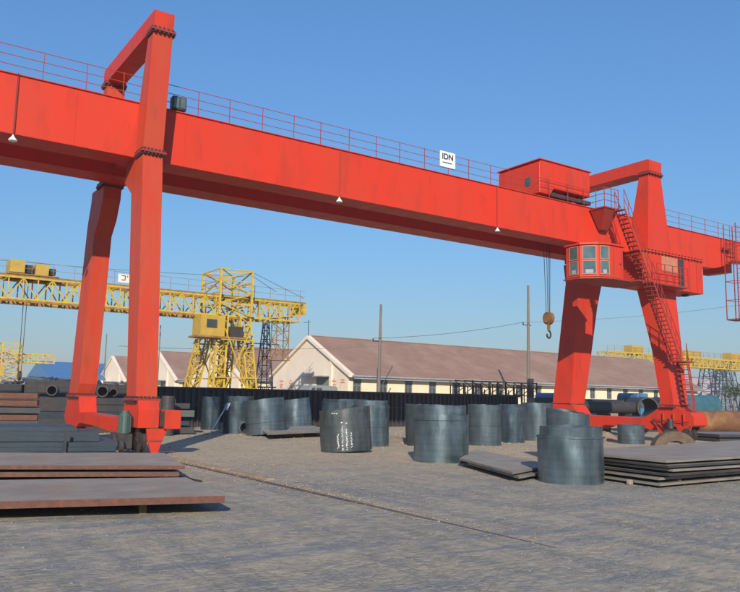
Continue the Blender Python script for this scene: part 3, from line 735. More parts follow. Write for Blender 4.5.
for (x, y) in ((5.0, 22.0),):
    tag(MB().box(x, x+.07, y+.03, y+.07, .1, .98).build('steel_stake', DRK, loc=(x, y, 0)), 'dark upright stake against the front of the dark sheet stack', 'stake')
# red edged stack further back at the left edge
z = .9
slab('steel_sheet_bundle', [(0, 34.3), (6.45, 33.0), (6.9, 35.4), (.4, 36.7)], .02, .88, (DRK, DRK), 'dark base bundle of the red edged stack at the left edge', 'sheet bundle', 'layers of the red edged stack')
for i, nm in enumerate(('lowest', 'second', 'third', 'topmost')):
    slab('steel_plate', [(0, 34.3+i*.03), (6.5-rnd.uniform(0, .15), 33.0), (6.9, 35.4), (.4, 36.7)], z, z+.2, (PLATE2, RUSTE if i != 1 else DRK),
         '%s red edged plate layer of the stack at the left edge of the yard' % nm, 'steel plate', 'layers of the red edged stack'); z += .285
# flat sandy plate under the tilted drums
slab('steel_plate', [(16.6, 32.9), (20.9, 34.6), (24.0, 41.4), (19.0, 38.9)][:4], .22, .30, (PLATE, PLATE2), 'sandy flat plate lying raised in front of the tilted drums', 'steel plate', warp=.01)
dunnage([(18.6, 34.6), (20.6, 37.6)], 0, .218, 'timber bearers under the sandy flat plate', rot=radians(10), l=2.0)
# pair of plates in the middle
slab('steel_plate', [(14.0, 14.15), (15.75, 18.2), (19.2, 21.3), (16.75, 15.3)], .19, .25, (PLATE, PLATE2), 'upper plate of the low pair between the two nearest drums', 'steel plate', 'pair of plates in the middle', warp=.004)
slab('steel_plate', [(14.12, 14.05), (15.70, 17.75), (19.2, 21.0), (16.85, 15.1)], .09, .15, (PLATE2, PLATE2), 'lower plate of the low pair between the two nearest drums', 'steel plate', 'pair of plates in the middle', warp=.004)
dunnage([(15.6, 15.6), (16.9, 18.0)], 0, .088, 'timber bearers under the low pair of plates', rot=radians(15), l=.9)
dunnage([(15.6, 15.6), (16.9, 18.0)], .152, .188, 'timber spacers between the low pair of plates', rot=radians(15), l=.9)
# big plate pile on the right
z = .06; rnd = random.Random(21)
nm6 = ['lowest', 'second lowest', 'third lowest', 'third highest', 'second highest', 'topmost']
for i in range(6):
    dx, dy = rnd.uniform(-.26, .22), rnd.uniform(-.2, .16); rr_ = rnd.uniform(-.12, .12); gp = (.075, .045, .062, .04, .055, 0)[i]
    if i == 5: dx, dy = -.05, -.05
    th = .055
    P = [(16.55+dx, 11.55+dy), (29.5+dx, 12.0+dy+rnd.uniform(-.1, .1)), (29.2+dx, 17.1+dy), (16.95+dx+rr_, 15.0+dy)]
    slab('steel_plate', P, z, z+th, (PLATE if i == 5 else PLATE2, DRK if i in (4, 2) else PLATE2), '%s plate of the wide plate pile on the right' % nm6[i], 'steel plate', 'plates of the right hand pile', warp=.003)
    if i < 5:
        dunnage([(17.4, 12.9), (19.2, 13.1), (22.0, 13.4), (25, 13.7)], z+th+.004, z+th+gp-.004, 'timber spacers above the %s plate of the right hand pile' % nm6[i], rot=radians(90), l=2.3)
    z += th+gp
dunnage([(17.6, 12.9), (20.5, 13.2), (24.5, 13.6)], 0, .053, 'timber bearers under the whole right hand pile', rot=radians(90), l=2.3)
m = MB().box(16.30, 16.44, 12.4, 12.52, 0, .13); tag(m.build('concrete_block', STONE, loc=(16.37, 12.4, 0), bevel=.02), 'small pale block lying against the left edge of the right hand pile', 'block')
# rusty curved offcut lying on the pile in front of the right crane foot
m = MB(); n = 20; c0 = Vector((30.3, 20.6, -.05))
A = []; 
for i in range(n+1):
    a = pi*i/n
    A.append((cos(a), sin(a)))
for i in range(n):
    q = []
    for (c_, s_) in (A[i], A[i+1]):
        for r, off in ((.98, 0), (.52, 0), (.52, .5), (.98, .5)):
            q.append(c0+Vector((.83, -.56, 0))*(c_*r)+Vector((.56, .83, 0))*off+Vector((0, 0, s_*r*.9+.02)))
    m.loft(q[:4], q[4:])
tag(m.build('arched_offcut', RUSTT, loc=(30.3, 20.6, 0)), 'rusty tan arched steel offcut in front of the right crane foot', 'scrap steel')

# ---------------------------------------------------------------- pipes and rings
def pipe(p, q, ro, ri, m, label, name='steel_pipe', group='large pipes lying in the yard', plug=False):
    o = MB().tube(p, q, ro, ri, 36)
    if plug:
        P_ = Vector(p); Q_ = Vector(q); D_ = (Q_-P_).normalized(); o.bar(P_+D_*.9, P_+D_*1.0, ri-.004, 24)
    o = o.build(name, m, loc=((p[0]+q[0])/2, (p[1]+q[1])/2, 0), smooth=True)
    return tag(o, label, 'pipe', group)
pipe((41.2, 36.4, 1.73), (48.2, 36.0, 1.73), .42, .39, DRK, 'long dark pipe lying level left of the open ring by the right leg')
cr = MB()
for x in (42.2, 44.8, 47.2): cr.box(x, x+.3, 35.8, 36.8, 0, 1.3)
tag(cr.build('pipe_cradle', DRK, loc=(44.8, 36.3, 0)), 'dark blocks carrying the long pipe behind the right saddle beam', 'cradle')
pipe((48.3, 35.0, 1.72), (49.5, 37.0, 1.72), .80, .70, DRK, 'open steel ring lying on its side, left one by the right leg', 'steel_ring')
pipe((50.6, 34.9, 1.72), (51.7, 36.9, 1.72), .84, .80, DRK, 'dark open ring lying on its side close against the right leg', 'steel_ring')
for i, (x, y, zc, r) in enumerate(((53.2, 35.2, 1.62, .70), (54.4, 36.4, 1.5, .58), (46.0, 38.0, 2.0, .3))):
    pipe((x-.5, y, zc), (x+.6, y+.9, zc), r, r*.62, DRK, ['dark coil right behind the near right crane leg', 'smaller dark coil farther behind the right crane leg', 'slim dark pipe lying above the long level pipe'][i], 'steel_coil' if i < 2 else 'steel_pipe')
rs = MB().box(47.4, 55.2, 35.4, 36.4, 0, .9); tag(rs.build('ring_plinth', DRK, loc=(50, 36, 0)), 'dark stack that carries the two open rings', 'steel stack')
pipe((45.2, 33.2, .60), (46.0, 34.6, .60), .58, .54, DRUMS[3], 'small grey ring behind the right saddle beam', 'steel_ring')
pipe((50.0, 32.6, .86), (58.0, 31.2, .86), .80, .76, ORN, 'ochre and rust coloured big pipe lying at the right edge')
for i, (zz) in enumerate((.02, .26)):
    slab('steel_plate', [(40.2, 24.6), (47.0, 23.2), (48.0, 26.5), (41.3, 28.0)], zz, zz+.16, (PLATE2, DRK), '%s dark plate at the right edge below the ochre pipe' % ('lower', 'upper')[i], 'steel plate', 'dark plates at the right edge')
# pipe and bar bundles, back left
rnd = random.Random(31)
pls = []
for i, (x, y, zc, r) in enumerate(((8.75, 42, 2.12, .27), (11.2, 41.6, 2.12, .30), (12.0, 42.4, 2.08, .22))):
    pipe((x, y, zc), (x+1.2, y+5, zc), r, r*.8, DRK, ['round pipe end left of the far left crane leg', 'big round pipe end between the two left crane legs', 'smaller round pipe end between the two left crane legs'][i], group='pipe ends on the far left pile', plug=True)
for i in range(5):
    z0 = .02+i*.355
    slab('steel_sheet_bundle', [(5.2, 40.8+i*.05), (15.0-rnd.uniform(0, .4), 40.6+i*.05), (16.2, 46.5), (6, 46.5)], z0, z0+.335, (SLATE if i == 2 else DRK, SLATE if i == 2 else DRK),
         '%s bundle of the far left stack under the pipe ends' % ['lowest', 'second', 'middle', 'fourth', 'topmost'][i], 'sheet bundle', 'bundles of the far left stack', warp=.01)
for i in range(4):
    z0 = .05+i*.42
    slab('steel_sheet_bundle', [(12.9, 38.6), (15.1-(i % 2)*.25, 38.3+i*.06), (15.3, 39.6), (13.1, 39.9)], z0, z0+(.3, .22, .34, .26)[i], (PLATE2 if i == 2 else SLATE, (DRK, SLATE, BUND, DRK)[i]),
         '%s grey bundle right of the near left crane leg' % ['lowest', 'second', 'third', 'topmost'][i], 'sheet bundle', 'bundles right of the near left leg', warp=.01)
tag(MB().bar((13.3, 37.4, 0), (13.3, 37.4, 1.95), .33, 18).build('dark_drum', DRK, loc=(13.3, 37.4, 0)), 'tall dark navy drum standing right behind the near left crane leg', 'drum')

for i, (x0, x1, zt, lb) in enumerate(((4.5, 8.9, 2.5, 'left'), (9.1, 12.2, 2.75, 'middle'), (12.5, 16.6, 2.6, 'right'))):
    slab('steel_sheet_bundle', [(x0, 51.5), (x1, 51.2), (x1+1, 54), (x0+1, 54)], .02, zt, (DRK, DRK), '%s block of the dark steel piles behind the far left pipe ends' % lb, 'sheet bundle', 'dark steel piles far left', warp=.02)
    m = MB(); rnd2 = random.Random(i)
    for k in range(16):
        xx = rnd2.uniform(x0, x1); m.bar((xx, 51.6+rnd2.random(), zt-.02), (xx+rnd2.uniform(-1.2, 1.2), 52.5, zt+rnd2.uniform(.0, .22)), rnd2.uniform(.05, .14), 6)
    tag(m.build('steel_offcuts', STEELD, loc=((x0+x1)/2, 52, zt)), 'jumble of dark offcuts heaped on the %s dark pile at far left' % lb, 'scrap steel', 'scrap on the dark piles far left', kind='stuff')
# ---------------------------------------------------------------- long dark ribbed steel wall behind the drums
wall = empty('steel_rack_wall', (30, 46, 0), 'long dark ribbed steel rack wall behind the row of drums', 'rack wall')
box('back_sheet', DRK, wall, 14.5, 46.6, 46.4, 47.6, 0, 2.38)
m = MB(); m.box(14.4, 46.7, 46.22, 47.7, 2.385, 2.52); m.build('top_rail', DRKR, wall)
m = MB(); m.box(14.4, 46.7, 46.25, 46.399, 1.35, 1.45); m.build('middle_rail', DRK, wall)
rb = None; x = 14.7; rnd = random.Random(4); i = 0
rbs = [MB().box(0, .12, 46.2, 46.395, .02, 2.38).build('rib', mm, wall) for mm in (DRK, DRKR)]
for r_ in rbs: r_.location.x += 14.5
while x < 46.4:
    c = rbs[rnd.choice((0, 0, 1))].copy(); COL.objects.link(c); c.parent = wall; c.location.x = x-30+30; c.location.x = x
    x += rnd.uniform(.34, .5)
# (a rib's mesh starts at x = 0 relative to the wall base)
for r_ in rbs: bpy.data.objects.remove(r_)
# jumble of lattice frames on the rack's right end
fr = MB(); rnd = random.Random(8)
for k in range(11):
    x0 = 41.2+k*.95
    for zz in (0.0, 1.7, 2.5, 3.1, 3.6): 
        if k < 10: fr.bar((x0, 48.2, zz+.05), (x0+.95, 48.2, zz+.05+rnd.uniform(-.05, .05)), .05)
    fr.bar((x0, 48.2, 0), (x0, 48.2, 3.6+rnd.uniform(-.25, .15)), .06)
    if k < 10:
        fr.bar((x0, 48.2, 2.5), (x0+.95, 48.2, 3.1), .035); fr.bar((x0, 48.2, 3.6), (x0+.95, 48.2, 3.1), .035)
        fr.bar((x0+.2, 49.0, 0), (x0+.2, 49.0, 3.4+rnd.uniform(-.5, .2)), .05)
        fr.bar((x0+.5, 48.6, 1.9), (x0+.5, 48.6, 3.3), .05)
tag(fr.build('lattice_frame_stack', RUST, loc=(46, 48.4, 0)), 'rusty lattice frames stacked before the long shed left of the red leg', 'steel frames')

# ---------------------------------------------------------------- long sheds
GA = 'parallel cream sheds with red roofs'
def shed(x0, x1, yc, hw, ridge, eave, label, windows, full=True, door=True):
    b = empty('storage_shed', (x0, yc, 0), label, 'shed', GA)
    yf, yb = yc-hw+.7, yc+hw-.7
    ew = eave-.12
    zr = lambda y: ridge-.22-(abs(y-yc))*(ridge-eave)/hw
    # long front wall with real openings
    zs, zt = 2.55, 3.98 if eave > 4.2 else eave-.4
    wx = windows
    m = MB(); m.box(x0+.3, x1-.3, yf, yf+.3, 0, zs); m.box(x0+.3, x1-.3, yf, yf+.3, zt, ew)
    xa = x0+.3
    for c in wx: m.box(xa, c-.5, yf, yf+.3, zs, zt); xa = c+.5
    m.box(xa, x1-.3, yf, yf+.3, zs, zt)
    m.build('front_wall', CREAM, b)
    for c in wx:
        f = MB(); f.box(c-.5, c+.5, yf+.1, yf+.16, zs, zs+.07); f.box(c-.5, c+.5, yf+.1, yf+.16, zt-.07, zt)
        for xx in (c-.5, c-.035, c+.43): f.box(xx, xx+.07, yf+.1, yf+.16, zs+.07, zt-.07)
        f.box(c-.43, c+.43, yf+.1, yf+.15, (zs+zt)/2, (zs+zt)/2+.06)
        fo = f.build('window', GREENF, b)
        for a, d in ((c-.43, c-.035), (c+.035, c+.43)): box('pane', GLASSW, fo, a, d, yf+.115, yf+.13, zs+.07, zt-.07)
        if full: box('sill', CREAM, fo, c-.58, c+.58, yf-.06, yf-.002, zs-.08, zs)
    # gable end facing the yard: frame the door
    dz, dy0, dy1 = 4.15, yc-4.4, yc-1.75
    m = MB()
    if door:
        m.yz([(yf, 0), (dy0, 0), (dy0, zr(dy0)), (yf, zr(yf))], x0, x0+.298)
        m.yz([(dy1, 0), (yb, 0), (yb, zr(yb)), (yc, zr(yc)), (dy1, zr(dy1))], x0, x0+.298)
        m.yz([(dy0, dz), (dy1, dz), (dy1, zr(dy1)), (dy0, zr(dy0))], x0, x0+.298)
    else: m.yz([(yf, 0), (yb, 0), (yb, zr(yb)), (yc, zr(yc)), (yf, zr(yf))], x0, x0+.298)
    m.build('gable_wall', CREAM2, b)
    if door:
        box('door', GREENF, b, x0+.12, x0+.2, dy0, dy1, 0, dz)
        MB().yz([(dy0-.1, dz+.12), (dy1+2.2, dz+.12), (dy1+.6, dz+.02), (dy0-.1, dz+.02)], x0-.9, x0-.003).build('door_canopy', TRIMG, b)
        box('gable_pilaster', CREAM2, b, x0-.16, x0-.002, yc-5.1, yc-4.7, 3.0, 6.2)
    MB().yz([(yf, 0), (yb, 0), (yb, zr(yb)), (yc, zr(yc)), (yf, zr(yf))], x1-.3, x1).build('end_wall', CREAM, b)
    box('rear_wall', CREAM, b, x0+.3, x1-.3, yb-.3, yb, 0, ew)
    # roof: two pitched slabs, verge boards, ridge
    for s in (-1, 1):
        yo = yc+s*hw
        m = MB(); m.loft([(x0+.25, yc, ridge), (x0+.25, yo, eave), (x0+.25, yo, eave-.12), (x0+.25, yc, ridge-.12)],
                         [(x1+.3, yc, ridge), (x1+.3, yo, eave), (x1+.3, yo, eave-.12), (x1+.3, yc, ridge-.12)])
        m.build('roof_slope', ROOF, b)
        m = MB(); m.loft([(x0-.3, yc, ridge+.04), (x0-.3, yo-s*.02, eave+.04), (x0-.3, yo-s*.02, eave-.26), (x0-.3, yc, ridge-.30)],
                         [(x0+.245, yc, ridge+.04), (x0+.245, yo-s*.02, eave+.04), (x0+.245, yo-s*.02, eave-.26), (x0+.245, yc, ridge-.30)])
        m.build('verge_band', CREAM2, b)
    m = MB(); m.bar((x0+.3, yc, ridge+.02), (x1+.3, yc, ridge+.02), .09, 6); m.build('ridge_cap', ROOF, b)
    box('gutter', TRIMG, b, x0, x1+.25, yc-hw-.14, yc-hw-.005, eave-.2, eave-.06)
    box('fascia', TRIMG, b, x0+.3, x1+.2, yc-hw+.02, yc-hw+.06, eave-.4, eave-.14)
    return b
A_ = shed(40.8, 99.4, 71.9, 8.75, 8.6, 4.33, 'longest cream shed with dull red roof running behind the whole yard', [41.9+3.2*k for k in range(18)])
shed(40.8, 104, 97.4, 8.75, 8.75, 4.4, 'second cream shed, its gable behind the yellow crane tower', [42.6+3.2*k for k in range(9)], False)
shed(40.8, 100, 120.5, 8.75, 8.9, 4.4, 'third cream shed, its gable half hidden by the near left crane leg', [42.6+3.2*k for k in range(7)], False)
shed(40.8, 100, 146, 8.75, 9.0, 4.4, 'farthest cream shed, its gable showing between the two left crane legs', [42.6+3.2*k for k in range(4)], False)
# faded red characters on the nearest gable (stroke by stroke)
def stroke(m, x, yo, zo, s, pts):
    for (a, b), (c, d) in pts:
        m.bar((x, yo-a*s, zo+b*s), (x, yo-c*s, zo+d*s), .035, 4)
CH = [[((.5, 1), (.5, .85)), ((.1, .85), (.9, .85)), ((.1, .85), (.1, .7)), ((.9, .85), (.9, .7)), ((.5, .7), (.2, .1)), ((.1, .45), (.9, .45)), ((.7, .45), (.2, .05)), ((.35, .3), (.85, .05))],
      [((.5, 1), (.1, .6)), ((.5, 1), (.9, .6)), ((.25, .55), (.75, .55)), ((.3, .32), (.7, .32)), ((.5, .55), (.5, .08)), ((.12, .08), (.88, .08))],
      [((.3, .95), (.15, .65)), ((.2, .75), (.85, .75)), ((.2, .42), (.8, .42)), ((.5, 1), (.5, .06)), ((.08, .06), (.92, .06))],
      [((.5, 1), (.5, .88)), ((.15, .85), (.85, .85)), ((.35, .8), (.42, .65)), ((.65, .8), (.58, .65)), ((.12, .6), (.88, .6)), ((.2, .6), (.08, .05))]]
for ch, (yy, zz) in zip(CH, ((78.3, 2.95), (76.1, 2.95), (66.9, 2.95), (65.3, 2.95))):
    m = MB(); stroke(m, 40.76, yy, zz, 1.05, ch); m.build('red_character', REDW, A_)
# antenna on the gable
an = MB(); an.bar((40.7, 71.9, 8.64), (40.7, 71.9, 10.3), .04); an.bar((40.7, 71.5, 10.1), (40.7, 72.9, 10.1), .03)
tag(an.build('antenna', STEELD, loc=(40.7, 71.9, 8.6)), 'thin antenna mast standing on the apex of the nearest gable', 'antenna')

# ---------------------------------------------------------------- yellow lattice cranes
def truss(m, x0, x1, y0, y1, z0, z1, step, r=.07, rd=.045):
    """box truss: four chords, verticals and diagonals on every face"""
    for y in (y0, y1):
        for z in (z0, z1): m.bar((x0, y, z), (x1, y, z), r)
    n = max(2, round((x1-x0)/step)); dx = (x1-x0)/n
    for i in range(n+1):
        x = x0+i*dx
        for y in (y0, y1): m.bar((x, y, z0), (x, y, z1), rd)
        for z in (z0, z1): m.bar((x, y0, z), (x, y1, z), rd)
        if i < n:
            for y in (y0, y1):
                a, b = (z0, z1) if i % 2 else (z1, z0); m.bar((x, y, a), (x+dx, y, b), rd)
            m.bar((x, y0, z0), (x+dx, y1, z0), rd*.8)
    return m
def tower(m, x0, x1, y0, y1, z0, z1, step, r=.08, rd=.04, top=None):
    """lattice tower; top = rectangle at z1 when it tapers"""
    tx0, tx1, ty0, ty1 = top or (x0, x1, y0, y1)
    def c(t): return [(x0+(tx0-x0)*t, y0+(ty0-y0)*t), (x1+(tx1-x1)*t, y0+(ty0-y0)*t), (x1+(tx1-x1)*t, y1+(ty1-y1)*t), (x0+(tx0-x0)*t, y1+(ty1-y1)*t)]
    n = max(1, round((z1-z0)/step))
    for i in range(n):
        a, b = c(i/n), c((i+1)/n); za, zb = z0+(z1-z0)*i/n, z0+(z1-z0)*(i+1)/n
        for k in range(4):
            q = (k+1) % 4
            m.bar((*a[k], za), (*b[k], zb), r); m.bar((*b[k], zb), (*b[q], zb), rd)
            if (i+k) % 2: m.bar((*a[k], za), (*b[q], zb), rd)
            else: m.bar((*a[q], za), (*b[k], zb), rd)
    return m
yc1 = empty('yellow_crane', (25.5, 61, 0), 'large yellow lattice gantry crane behind the left red legs', 'gantry crane', 'yellow lattice gantry cranes')
m = MB(); truss(m, -8, 33.0, 60, 62.2, 8.72, 10.3, 1.0, .095, .06)
m.build('truss_girder', YEL, yc1)
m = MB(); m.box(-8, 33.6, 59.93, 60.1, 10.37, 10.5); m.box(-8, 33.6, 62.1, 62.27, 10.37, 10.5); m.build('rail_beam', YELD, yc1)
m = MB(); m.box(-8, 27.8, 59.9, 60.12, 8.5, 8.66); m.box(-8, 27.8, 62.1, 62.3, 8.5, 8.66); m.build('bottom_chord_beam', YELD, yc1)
m = MB()
for zz in (.5, 1.0): m.bar((-8, 59.95, 10.5+zz), (33.5, 59.95, 10.5+zz), .02)
for k in range(28): m.bar((-7.5+k*1.5, 59.95, 10.5), (-7.5+k*1.5, 59.95, 11.5), .022)
m.build('railing', YELD, yc1)
m = MB()   # drooping end bay and hanging service ladder
m.bar((29.0, 60, 8.72), (33.5, 60, 9.35), .07); m.bar((29.0, 62.2, 8.72), (33.5, 62.2, 9.35), .07)
for k in range(5): m.bar((29+k*1.0, 60, 8.75+k*.13), (29.6+k*1.0, 60, 10.3), .04)
m.box(33.35, 33.6, 59.9, 62.3, 9.4, 10.35); m.build('end_bay', YEL, yc1)
m = MB(); tower(m, 30.9, 32.1, 60.2, 61.2, 5.3, 8.7, .85, .05, .03); m.box(30.3, 32.2, 60.0, 61.3, 5.2, 5.28); m.build('service_ladder', YELD, yc1)
m = MB(); tower(m, 25.0, 27.9, 59.2, 63.2, 8.7, 12.6, .98, .12, .065)
for zz in (11.3, 12.6):
    for a, b in (((25, 59.2), (27.9, 63.2)), ((27.9, 59.2), (25, 63.2))): m.bar((*a, zz), (*b, zz), .05)
m.build('portal_tower', YEL, yc1)
for (bx0, bx1, tx0, tx1, by0, by1, ty0, ty1) in ((24.2, 25.1, 25.0, 25.9, 58.0, 59.0, 59.4, 60.4), (27.6, 28.4, 27.0, 27.9, 58.0, 59.0, 59.4, 60.4), (24.2, 25.1, 25.0, 25.9, 64.4, 65.4, 62.2, 63.2), (27.6, 28.4, 27.0, 27.9, 64.4, 65.4, 62.2, 63.2)):
    m = MB(); tower(m, bx0, bx1, by0, by1, 0.4, 8.7, 8.3/11, .09, .055, top=(tx0, tx1, ty0, ty1)); m.build('lattice_leg', YEL, yc1)
for y in (58.3, 65.0):
    m = MB(); m.bar((24.4, y, .4), (28.2, y, .4), .2); m.bar((24.5, y, 3.5), (28.0, y, 3.5), .06); m.bar((24.9, y, 6.6), (27.9, y, 6.6), .06)
    m.bar((24.5, y, .6), (27.5, y, 7.5), .06); m.bar((28.2, y, .6), (25.2, y, 7.5), .06)
    m.build('leg_bracing', YEL, yc1)
cb = box('control_cabin', YELB, yc1, 23.2, 25.3, 58.6, 60.4, 6.85, 8.55)
box('cabin_window', GLASSW, cb, 23.7, 24.6, 58.57, 58.597, 7.5, 8.2)
box('cabin_floor', YELD, cb, 22.9, 27.6, 58.4, 60.5, 6.7, 6.84)
box('winch_cabinet', DARK, yc1, 25.9, 27.0, 58.7, 60.0, 6.85, 7.75)
th_ = empty('yellow_trolley', (10.4, 61, 10.5), 'yellow trolley with two boxy winch houses on the far yellow crane at left', 'trolley')
box('winch_house', YELB, th_, 9.0, 10.0, 59.9, 61.8, 10.65, 11.55); box('winch_house', YELB, th_, 10.75, 11.65, 59.9, 61.8, 10.6, 11.4)
box('winch_motor', DARK, th_, 10.1, 10.6, 60.2, 61.2, 10.72, 11.3); box('winch_motor', DARK, th_, 11.8, 12.2, 60.2, 61.2, 10.72, 11.2)
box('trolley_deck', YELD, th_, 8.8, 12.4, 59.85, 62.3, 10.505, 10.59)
m = MB()
for dx in (-.14, .1): m.bar((10.4+dx, 61, 10.5), (10.4+dx*.8, 61, 3.4), .03)
m.build('hoist_rope', DARK, th_)
m = MB(); m.bar((10.3, 61, 3.2), (10.5, 61, 3.2), .34, 14); m.bar((10.4, 61, 2.9), (10.4, 61, 2.4), .08, 8); m.build('hook_block', DARK, th_)
# sign on the yellow crane
s2 = box('sign_board', CREAM2, yc1, 16.75, 18.25, 59.86, 59.9, 10.66, 11.32)
m = MB(); yv = 59.85
for a, b in (((17.0, 11.2), (17.28, 11.2)), ((17.28, 11.2), (17.28, 10.86)), ((17.28, 10.86), (17.0, 10.86)), ((17.48, 11.22), (17.45, 11.1))): m.bar((a[0], yv, a[1]), (b[0], yv, b[1]), .035)
m.build('sign_mark', INK, s2)
m = MB()
for a, b in (((17.66, 11.15), (18.05, 11.15)), ((17.66, 11.0), (18.05, 11.0)), ((17.66, 10.85), (18.05, 10.85)), ((17.66, 11.15), (17.66, 10.85)), ((18.05, 11.15), (18.05, 10.85))): m.bar((a[0], yv, a[1]), (b[0], yv, b[1]), .035)
m.build('sign_mark', REDW, s2)
# guy wires of the yellow crane
m = MB(); m.bar((27.9, 59.4, 12.6), (33.5, 60.2, 10.9), .02); m.bar((27.9, 59.4, 12.3), (30.6, 60, 11.2), .02); m.build('guy_wire', DARK, yc1)
# far right pair
def far_crane(x0, x1, y, z0, z1, legs, label, houses, base):
    c = empty('yellow_crane', (base, y, 0), label, 'gantry crane', 'yellow lattice gantry cranes')
    m = MB(); truss(m, x0, x1, y, y+2.6, z0, z1-.15, 1.4, .14, .09); m.build('truss_girder', YEL, c)
    m = MB(); m.box(x0, x1, y-.1, y+.12, z1-.08, z1+.08); m.build('rail_beam', YELB, c)
    m = MB()
    for h in (.55, 1.1): m.bar((x0, y-.05, z1+h), (x1, y-.05, z1+h), .025)
    k = x0
    while k < x1: m.bar((k, y-.05, z1), (k, y-.05, z1+1.1), .03); k += 2.2
    m.build('railing', YELD, c)
    for (a, b) in legs:
        m = MB(); tower(m, a, b, y-1.5, y-.4, .3, z0, 1.5, .10, .05, top=(a+.6, b-.6, y, y+.9)); m.build('lattice_leg', STEELD, c)
        m = MB(); tower(m, a, b, y+3, y+4, .3, z0, 1.5, .10, .05, top=(a+.6, b-.6, y+1.7, y+2.6)); m.build('lattice_leg', STEELD, c)
    for (a, b, h) in houses: box('winch_house', YELB, c, a, b, y+.2, y+2.2, z1+.085, z1+h)
    return c
far_crane(125.4, 172, 100, 10.85, 12.5, ((166, 171),), 'distant yellow lattice crane above the shed roof left of the right red leg', ((133.4, 137.2, 1.6),), 150)
far_crane(120.5, 175, 85, 9.15, 10.95, ((137, 143.5),), 'yellow lattice crane right of the right red leg with dark legs', ((129.0, 134.2, 1.2), (144.5, 148, 1.5)), 140)
# small far left crane
c3 = empty('yellow_crane', (21, 130, 0), 'small distant yellow lattice crane low at the left edge', 'gantry crane', 'yellow lattice gantry cranes')
m = MB(); tower(m, 19.4, 22.3, 130, 133, .3, 9.6, 1.2, .12, .07); m.build('lattice_tower', YEL, c3)
m = MB(); truss(m, 5, 27.3, 130.5, 132.5, 6.7, 8.0, 1.3, .11, .06); m.build('truss_girder', YEL, c3)
box('winch_house', YELB, c3, 18.4, 19.9, 129.7, 131.5, 4.4, 6.0)

# ---------------------------------------------------------------- dark lattice mast, poles, wires
m = MB(); tower(m, 31.9, 33.5, 65.2, 66.8, 0, 9.1, .8, .06, .035, top=(32.5, 32.9, 65.8, 66.2))
m.bar((31.2, 66, 7.0), (34.2, 66, 7.0), .06); m.bar((31.5, 66, 2.9), (34, 66, 2.9), .1); m.box(31.6, 34.0, 65.0, 67, 2.5, 2.6)
tag(m.build('lattice_mast', STEELD, loc=(32.7, 66, 0)), 'slim dark lattice mast with a crossarm right of the yellow crane tower', 'mast')
def pole(x, y, h, r, label, dx=-.3):
    p = empty('utility_pole', (x, y, 0), label, 'utility pole', 'utility poles in the yard')
    MB().bar((x, y, 0), (x+.12, y, h), r, 10, r*.6).build('pole', WOOD, p, smooth=True)
    return p
p1 = pole(38.3, 55, 10.3, .17, 'left tall pale utility pole in front of the long shed roof')
m = MB(); m.bar((37.6, 55, 7.0), (38.6, 55, 7.0), .05); m.bar((37.65, 55, 7.0), (37.65, 55, 7.25), .06, 8); m.build('bracket', DARK, p1)
p2 = pole(53.55, 52, 13.2, .18, 'right tall pale utility pole beside the far right crane leg')
m = MB(); m.bar((52.9, 52, 9.3), (54.0, 52, 9.3), .05); m.bar((52.95, 52, 9.3), (52.95, 52, 9.55), .06, 8); m.build('bracket', DARK, p2)
box('transformer_box', DARK, p2, 53.3, 53.8, 51.5, 51.79, 1.5, 4.2)
m = MB(); m.bar((42.0, 60, 3.0), (43.4, 60, 5.2), .05, 6); m.bar((42.0, 60, 3.0), (42, 60, 0), .05, 6)
tag(m.build('slanting_post', STEELD, loc=(42, 60, 0)), 'short dark slanting post against the shed wall right of the left pole', 'post')
def wire(pts, label, r=.018, sag=.4):
    m = MB()
    for a, b in zip(pts, pts[1:]):
        a = Vector(a); b = Vector(b); prev = a
        for i in range(1, 13):
            t = i/12; p = a.lerp(b, t); p.z -= sag*4*t*(1-t); m.bar(prev, p, r, 3); prev = p
    return tag(m.build('overhead_wire', DARK, loc=pts[0]), label, 'wire', 'overhead wires')
wire([(37.65, 55, 7.25), (52.95, 52, 9.55), (69.7, 40, 11.55), (90, 26, 14)], 'overhead wire strung from the left pole to the right pole and on past the crane', .022, .3)
wire([(20, 70, 6.3), (38.4, 55, 6.6)], 'overhead wire running left from the left pole behind the yellow crane', .02, .3)
wire([(-10, 64, 12.2), (27.9, 61, 12.4)], 'thin wire along the top of the far yellow crane', .02, .5)
m = MB()
for i, x in enumerate((17.0,)): m.bar((x, 63, 0), (x, 63, 6.8), .06, 8, .04)
tag(m.build('thin_post', WOOD, loc=(17, 63, 0)), 'thin pale post between the two left crane legs', 'post')
m = MB(); m.bar((21.4, 63, 0), (21.4, 63, 7.8), .06, 8, .04); tag(m.build('thin_post', WOOD, loc=(21.4, 63, 0)), 'thin pale post just right of the near left crane leg', 'post')

# ---------------------------------------------------------------- vehicles and small stock
# grey van behind the rack wall
v = empty('parked_van', (34.2, 58, 0), 'pale grey van behind the rack wall before the nearest gable', 'van')
P = [(31.6, .5), (31.6, 1.6), (32.2, 1.8), (32.8, 2.9), (33.0, 3.05), (35.2, 3.05), (35.45, 2.9), (35.5, .5)]
MB().xz(P, 57.1, 59.0).build('body', WHT2, v, bevel=.05)
for q in ([(32.45, 2.0), (32.85, 2.85), (33.15, 2.85), (33.15, 2.0)], [(33.3, 2.0), (33.3, 2.85), (33.8, 2.85), (34.0, 2.0)]):
    MB().xz(q, 57.07, 57.097).build('window', GLASSW, v)
for x in (32.4, 34.8): MB().bar((x, 57.05, .38), (x, 57.3, .38), .38, 18).build('wheel', BLACK, v); MB().bar((x, 58.8, .38), (x, 59.05, .38), .38, 18).build('wheel', BLACK, v)
